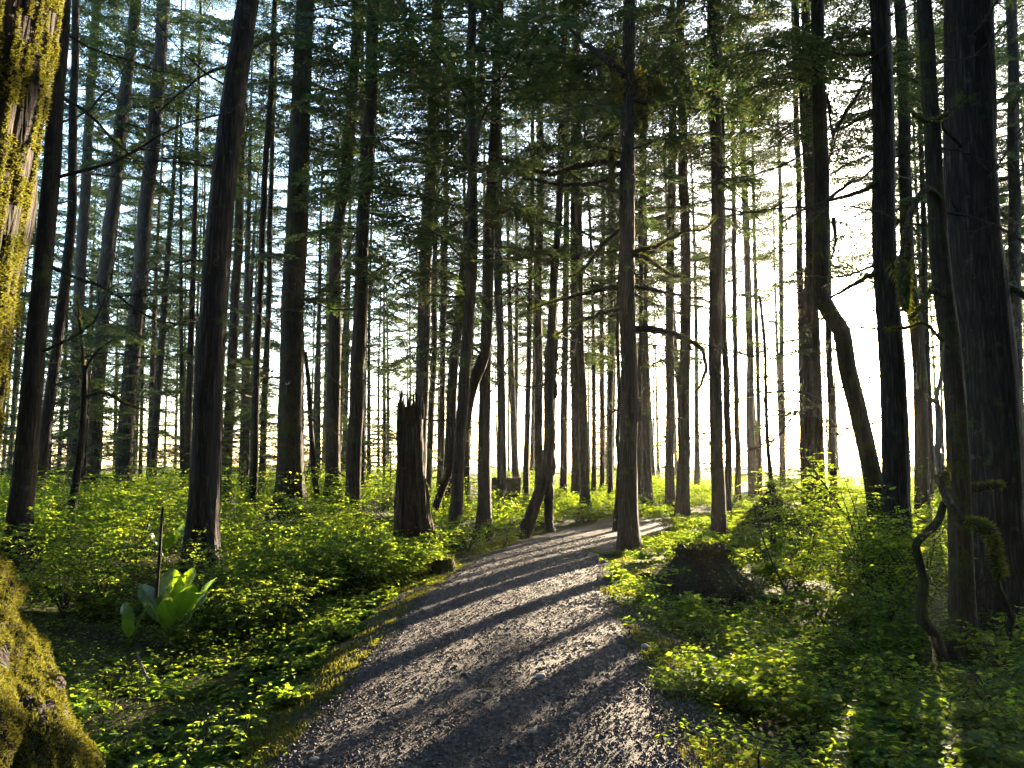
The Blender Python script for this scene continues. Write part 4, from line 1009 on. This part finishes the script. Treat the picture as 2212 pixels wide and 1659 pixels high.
# ------------------------------------------------------------------ single plants in the foreground
def paddle(L, Wd, curl, droop, seed):
    """a broad paddle leaf along +X with a sunken midrib, wavy edge and arching tip"""
    rng = np.random.default_rng(seed); n, k = 40, 11
    s = np.linspace(0, 1, n)[:, None]; t = np.linspace(-1, 1, k)[None]
    wd = Wd * np.sin(np.pi * np.clip(s, 0, 1) ** 1.12).clip(0) ** .6 + .004
    X = L * s + 0 * t; Yv = wd * .5 * t
    Z = .5 * curl * Wd * np.abs(t) ** 1.4 * np.sin(np.pi * s) - droop * L * s ** 2 + .05 * np.sin(s * 12 + t * 2 + seed) * np.abs(t) ** 2 * wd + .012 * Wd * np.sin(s * 62 - np.abs(t) * 9) - .04 * Wd * np.exp(-(t / .12) ** 2)
    V = np.stack([X, Yv, Z], -1).reshape(-1, 3)
    i = np.arange(n - 1)[:, None] * k + np.arange(k - 1)[None]
    return V, np.stack([i, i + 1, i + k + 1, i + k], -1).reshape(-1, 4)
def broad_plant(px, py, Y, label, leaves, m=BROAD):
    bx, by, _ = hit(px, min(py, 1690)); zg = float(gz(bx, by))
    root = thing('broad_leaved_plant', (bx, by, zg), label, 'plant')
    for q, (az, el, stalk, L, wd) in enumerate(leaves):
        d = np.array([math.sin(R(az)) * math.cos(R(el)), math.cos(R(az)) * math.cos(R(el)), math.sin(R(el))])
        st = [np.zeros(3), np.array([d[0] * .25, d[1] * .25, d[2] * .55]) * stalk, d * stalk]
        mb = tube(smooth_line(np.array(st), .04), .009, 6, False)
        V, F = paddle(L, wd, .22, .14, q)
        M = rotm(R(90 - az), R(min(el + 4, 88)), R(random.uniform(-25, 25)))
        mb.add(V @ M.T + d * stalk, F)
        mb.build('leaf', m, root)
broad_plant(368, 1395, 6.9, 'big bright broad-leaved plant glowing in a sunbeam at lower left',
            [(-75, 58, .28, .46, .24), (-30, 70, .32, .50, .26), (20, 72, .32, .50, .25), (70, 60, .30, .50, .27), (115, 66, .28, .44, .24), (170, 62, .22, .38, .20), (40, 52, .25, .44, .22), (-130, 66, .2, .36, .2)])
broad_plant(280, 1400, 6.9, 'dark shaded broad-leaved plant just left of the glowing one', [(-50, 74, .16, .30, .16), (60, 72, .15, .30, .15), (170, 66, .12, .24, .13)])
broad_plant(352, 1215, 8.6, 'large round-leaved plant behind the bare brown dead stem', [(-70, 66, .26, .36, .24), (50, 60, .28, .42, .28), (130, 70, .2, .3, .2)])

def sprig(px, py, Y, label, h, nl, leaf, seed, lean=(0, 0), cat='plant', name='leafy_sprig', dens=3, up=1.0):
    bx, by, _ = hit(px, min(py, 1690)); zg = float(gz(bx, by)); rng = np.random.default_rng(seed)
    root = thing(name, (bx, by, zg), label, cat)
    t = np.linspace(0, 1, 8)[:, None]
    P = np.array([lean[0], lean[1], 0]) * t ** 1.4 + np.array([0, 0, h]) * t + rng.normal(0, .012, (8, 3)) * t; P[0, 2] = -.03
    w_ = tube(P, np.linspace(.007, .003, 8), 5, False); C, D = [], []
    for q in range(nl):
        f = .3 + .7 * (q + 1) / nl; p = np.array([np.interp(f, t[:, 0], P[:, j]) for j in range(3)])
        b = q * 2.4 + rng.normal(0, .3); L = rng.uniform(.5, 1.1) * h * .5
        td = unit(np.array([math.cos(b), math.sin(b), rng.uniform(-.1, .35)])); e = p + td * L
        w_.addmb(tube(np.vstack([p, e]), .002, 3, False))
        for u in np.linspace(.45, 1, dens):
            c = p + td * L * u
            for s in (-60, 0, 60):
                if s == 0 and u < 1: continue
                a = b + R(s); C.append(c); D.append([math.cos(a), math.sin(a), rng.uniform(-.25, .1)])
    C = np.array(C); D = np.array(D); N = unit(np.array([0, 0, 1.]) + rng.normal(0, .25, C.shape)); L = leaf * rng.uniform(.75, 1.15, len(C))
    w_.build('stem', TWIG if up else MOSSG, root)
    MB().add(*ovals(C, D, N, L, L * .62)).build('foliage', SHRUB, root, False)
    return root
sprig(432, 1652, 4.45, 'leafy sprig on a crooked stem at the lower left beside the gravel', .30, 9, .048, 1, (.05, 0))
sprig(520, 1625, 4.6, 'spreading sprig right of the crooked-stemmed one, touching the gravel edge', .22, 8, .046, 2, (.05, .02))
sprig(268, 1655, 4.5, 'small upright sprig left of the crooked-stemmed one at lower left', .22, 6, .046, 3)
sprig(330, 1655, 4.6, 'low dim sprig between the two lower-left sprigs', .14, 6, .044, 4)
sprig(300, 1500, 5.7, 'pale leafy sprig hanging over the dark hollow below the broad-leaved plants', .26, 8, .052, 5, (-.1, 0))
sprig(220, 1600, 5.0, 'shaded low sprig right of the mossy roots', .18, 7, .045, 6)
sprig(130, 1660, 4.4, 'dim leafy sprig at the bottom edge below the mossy roots', .14, 7, .045, 16)
sprig(1640, 1668, 4.2, 'sunlit sprig with large pointed leaves at the bottom edge, right of the path', .17, 4, .075, 7, (.0, 0), dens=1)
sprig(1430, 1620, 4.5, 'small sprig on the right gravel edge near the bottom', .10, 4, .05, 8, dens=1)
sprig(1360, 1372, 7.2, 'tiny lit plant on the right gravel edge, higher up', .12, 4, .05, 9, dens=1)
sprig(768, 1300, 9.4, 'lit leafy plant on the moss left of the path, nearer the snag', .34, 8, .05, 10, dens=2)
sprig(850, 1268, 10.2, 'single round-topped lit plant between the moss and the snag', .25, 6, .05, 11, dens=2)
sprig(895, 1285, 9.8, 'slender lit seedling beside the left gravel edge', .16, 4, .045, 12, dens=1)
sprig(660, 1420, 6.6, 'small lit plant cluster on the left gravel verge', .12, 5, .04, 13, dens=1)
sprig(1950, 1180, 10.6, 'tall whip of pale leaves before the large straight trunk, lower one', 1.0, 12, .05, 14, dens=3)
sprig(1945, 1190, 11.2, 'taller whip of pale leaves before the large straight trunk', 1.75, 14, .055, 15, dens=3)
def seedling(px, py, Y, h, label, seed):
    p = W(px, py, Y); rng = np.random.default_rng(seed)
    root = thing('seedling', p, label, 'seedling', 'seedlings on the mossy roots')
    lean = rng.normal(.02, .012)
    tube(np.array([[0, 0, -.03], [lean * .3, 0, h * .5], [lean, 0, h]]), .0022, 4).build('stem', MOSS, root)
    a = rng.random() * 6 + np.arange(4) * 1.57; C = np.tile([lean, 0, h], (4, 1)); D = np.stack([np.cos(a), np.sin(a), .25 + 0 * a], -1)
    MB().add(*ovals(C, D, np.tile([0, 0, 1.], (4, 1)), .020, .014)).build('leaf_whorl', SHRUB, root, False)
for q, (px, py, h, lab) in enumerate([(148, 1432, .075, 'lone seedling highest on the mossy root ridge'), (184, 1462, .05, 'short seedling second from the top of the mossy roots'),
        (222, 1492, .07, 'left seedling of the cluster of three on the mossy roots'), (236, 1498, .085, 'middle seedling of the cluster of three on the mossy roots'),
        (248, 1500, .08, 'right seedling of the cluster of three on the mossy roots'), (275, 1540, .06, 'seedling below the cluster of three on the mossy roots'), (330, 1590, .10, 'lowest tall seedling at the tip of the mossy roots')]):
    seedling(px - 30 if q > 4 else px - 12, py, 3.05 if q < 2 else 2.95, h, lab, q)
def fern(px, py, Y, L, n, label, seed, m=SHRUB):
    bx, by, _ = hit(px, min(py, 1690)); zg = float(gz(bx, by)); rng = np.random.default_rng(seed)
    root = thing('fern', (bx, by, zg), label, 'fern')
    for q in range(n):
        a = q * 6.28 / n + rng.normal(0, .25); Lf = L * rng.uniform(.75, 1.1); t = np.linspace(0, 1, 22)[:, None]
        P = np.array([math.cos(a), math.sin(a), 0]) * Lf * t + np.array([0, 0, 1.]) * Lf * (.75 * t - .62 * t ** 2)
        mb = tube(P, .0028, 4, False); u = t[3:, 0]; C, D, LL = [], [], []
        for s in (1, -1):
            b = a + s * R(72); C.append(P[3:]); D.append(np.stack([np.full(len(u), math.cos(b)), np.full(len(u), math.sin(b)), np.full(len(u), -.12)], -1)); LL.append(Lf * .34 * np.sin(np.pi * (.12 + .86 * u)) + .008)
        C = np.concatenate(C); LL = np.concatenate(LL)
        mb.add(*diamonds(C, np.concatenate(D), np.tile([0, 0, 1.], (len(C), 1)), LL, Lf * .045))
        mb.build('frond', m, root, False)
fern(1452, 1492, 5.6, .24, 7, 'small pale fern at the right gravel edge', 1)
fern(1310, 1200, 14.2, .45, 8, 'bright fern at the left foot of the lone black trunk', 2)
fern(2040, 1640, 4.6, .4, 8, 'dim fern in the bottom right undergrowth', 3)
fern(700, 1330, 8.6, .34, 7, 'fern among the lit plants left of the path', 4)
for q, (px, py, L, lab) in enumerate([(250, 1330, .5, 'fern between the mossy roots and the dark broad-leaved plant'), (470, 1360, .5, 'fern right of the glowing broad-leaved plant'), (560, 1300, .55, 'fern in the low shrubs left of the path, below the black leaning trunk'),
        (120, 1500, .35, 'fern in the shade just right of the mossy roots'), (400, 1500, .34, 'fern in the dark hollow below the glowing broad-leaved plant'), (620, 1480, .28, 'small fern on the left gravel verge near the bottom'),
        (1620, 1400, .45, 'fern in the right undergrowth, midway between the stump and the bottom edge'), (1750, 1530, .42, 'fern in the lower right undergrowth, left of the bottom edge fern'), (1880, 1420, .5, 'fern between the spotlit shrub and the gnarled dead tree'),
        (1520, 1420, .3, 'small fern on the slope beside the right gravel edge'), (930, 1225, .45, 'fern at the right foot of the tall snag'), (1700, 1300, .5, 'fern under the long leaning branch right of the stump')]):
    fern(px, py, 0, L, 9, lab, 20 + q)
def stone(px, py, Y, r, label, seed):
    bx, by, _ = W(px, py, Y); rng = np.random.default_rng(seed)
    import bmesh
    bm = bmesh.new(); bmesh.ops.create_icosphere(bm, subdivisions=3, radius=1)
    me = bpy.data.meshes.new('stone')
    for v in bm.verts:
        n_ = float(fbm(np.array(v.co.x * 1.3 + seed), np.array(v.co.y * 1.3 + v.co.z), seed))
        v.co *= 1 + .35 * n_; v.co.x *= r; v.co.y *= r * .75; v.co.z *= r * .5
    bm.to_mesh(me); bm.free()
    for p in me.polygons: p.use_smooth = True
    me.materials.append(PEBBLE)
    o = link('stone', me, None, (bx, by, float(pz(bx, by)) + r * .12), (0, 0, seed)); tag(o, label, 'stone', 'larger stones on the gravel')
stone(1168, 1452, 6.0, .045, 'largest pale rounded stone lying in the middle of the gravel path', 1)
stone(1245, 1530, 5.15, .026, 'small flat greenish stone on the gravel nearest the camera', 2)
stone(1150, 1572, 4.8, .03, 'half-buried flat stone on the lower middle of the path', 3)
stone(680, 1620, 4.45, .028, 'grey stone at the left of the path near the bottom', 4)
stone(1392, 1368, 7.2, .045, 'grey stone in the moss on the right gravel edge', 5)

# ------------------------------------------------------------------ the hazy forest air
m, t, N = mat('forest air')
pv = N('VolumePrincipled'); pv.inputs['Density'].default_value = .00024; pv.inputs['Anisotropy'].default_value = .55
pv.inputs['Color'].default_value = (1, .96, .88, 1)
o_ = N('OutputMaterial'); t.links.new(pv.outputs[0], o_.inputs['Volume'])
lo, hi = np.array([-340., -340, -3]), np.array([340., 340, 31])
V = np.array([[x, y, z] for z in (0, 1) for y in (0, 1) for x in (0, 1)]) * (hi - lo) + lo
F = np.array([[0, 2, 3, 1], [4, 5, 7, 6], [0, 1, 5, 4], [2, 6, 7, 3], [0, 4, 6, 2], [1, 3, 7, 5]])
g = MB().add(V, F).build('haze', m, None, False); g['kind'] = 'stuff'

# fallen needles, twigs and leaf scraps on the gravel
n = 2600
y = 3.2 + 11 * ru.random(n) ** 1.5; x = cx(y) + ru.normal(0, .75, n); kp = np.abs(x - cx(y)) < HW + .1; x, y = x[kp], y[kp]; m_ = len(x)
a = ru.random(m_) * 6.28; L = np.where(ru.random(m_) < .12, ru.uniform(.04, .12, m_), ru.uniform(.012, .035, m_))
V, F = ovals(np.stack([x, y, np.maximum(pz(x, y), gz(x, y)) + .012], -1), np.stack([np.cos(a), np.sin(a), ru.normal(0, .12, m_)], -1), unit(np.array([0, 0, 1.]) + ru.normal(0, .3, (m_, 3))), L, np.where(L > .036, .005, L * .4), .2)
lit = stone_mat('dead leaf scraps', [(0, (.05, .03, .018)), (.5, (.12, .075, .04)), (1, (.22, .16, .09))])
g = MB().add(V, F).build('leaf_litter', lit, None, False); g['kind'] = 'stuff'
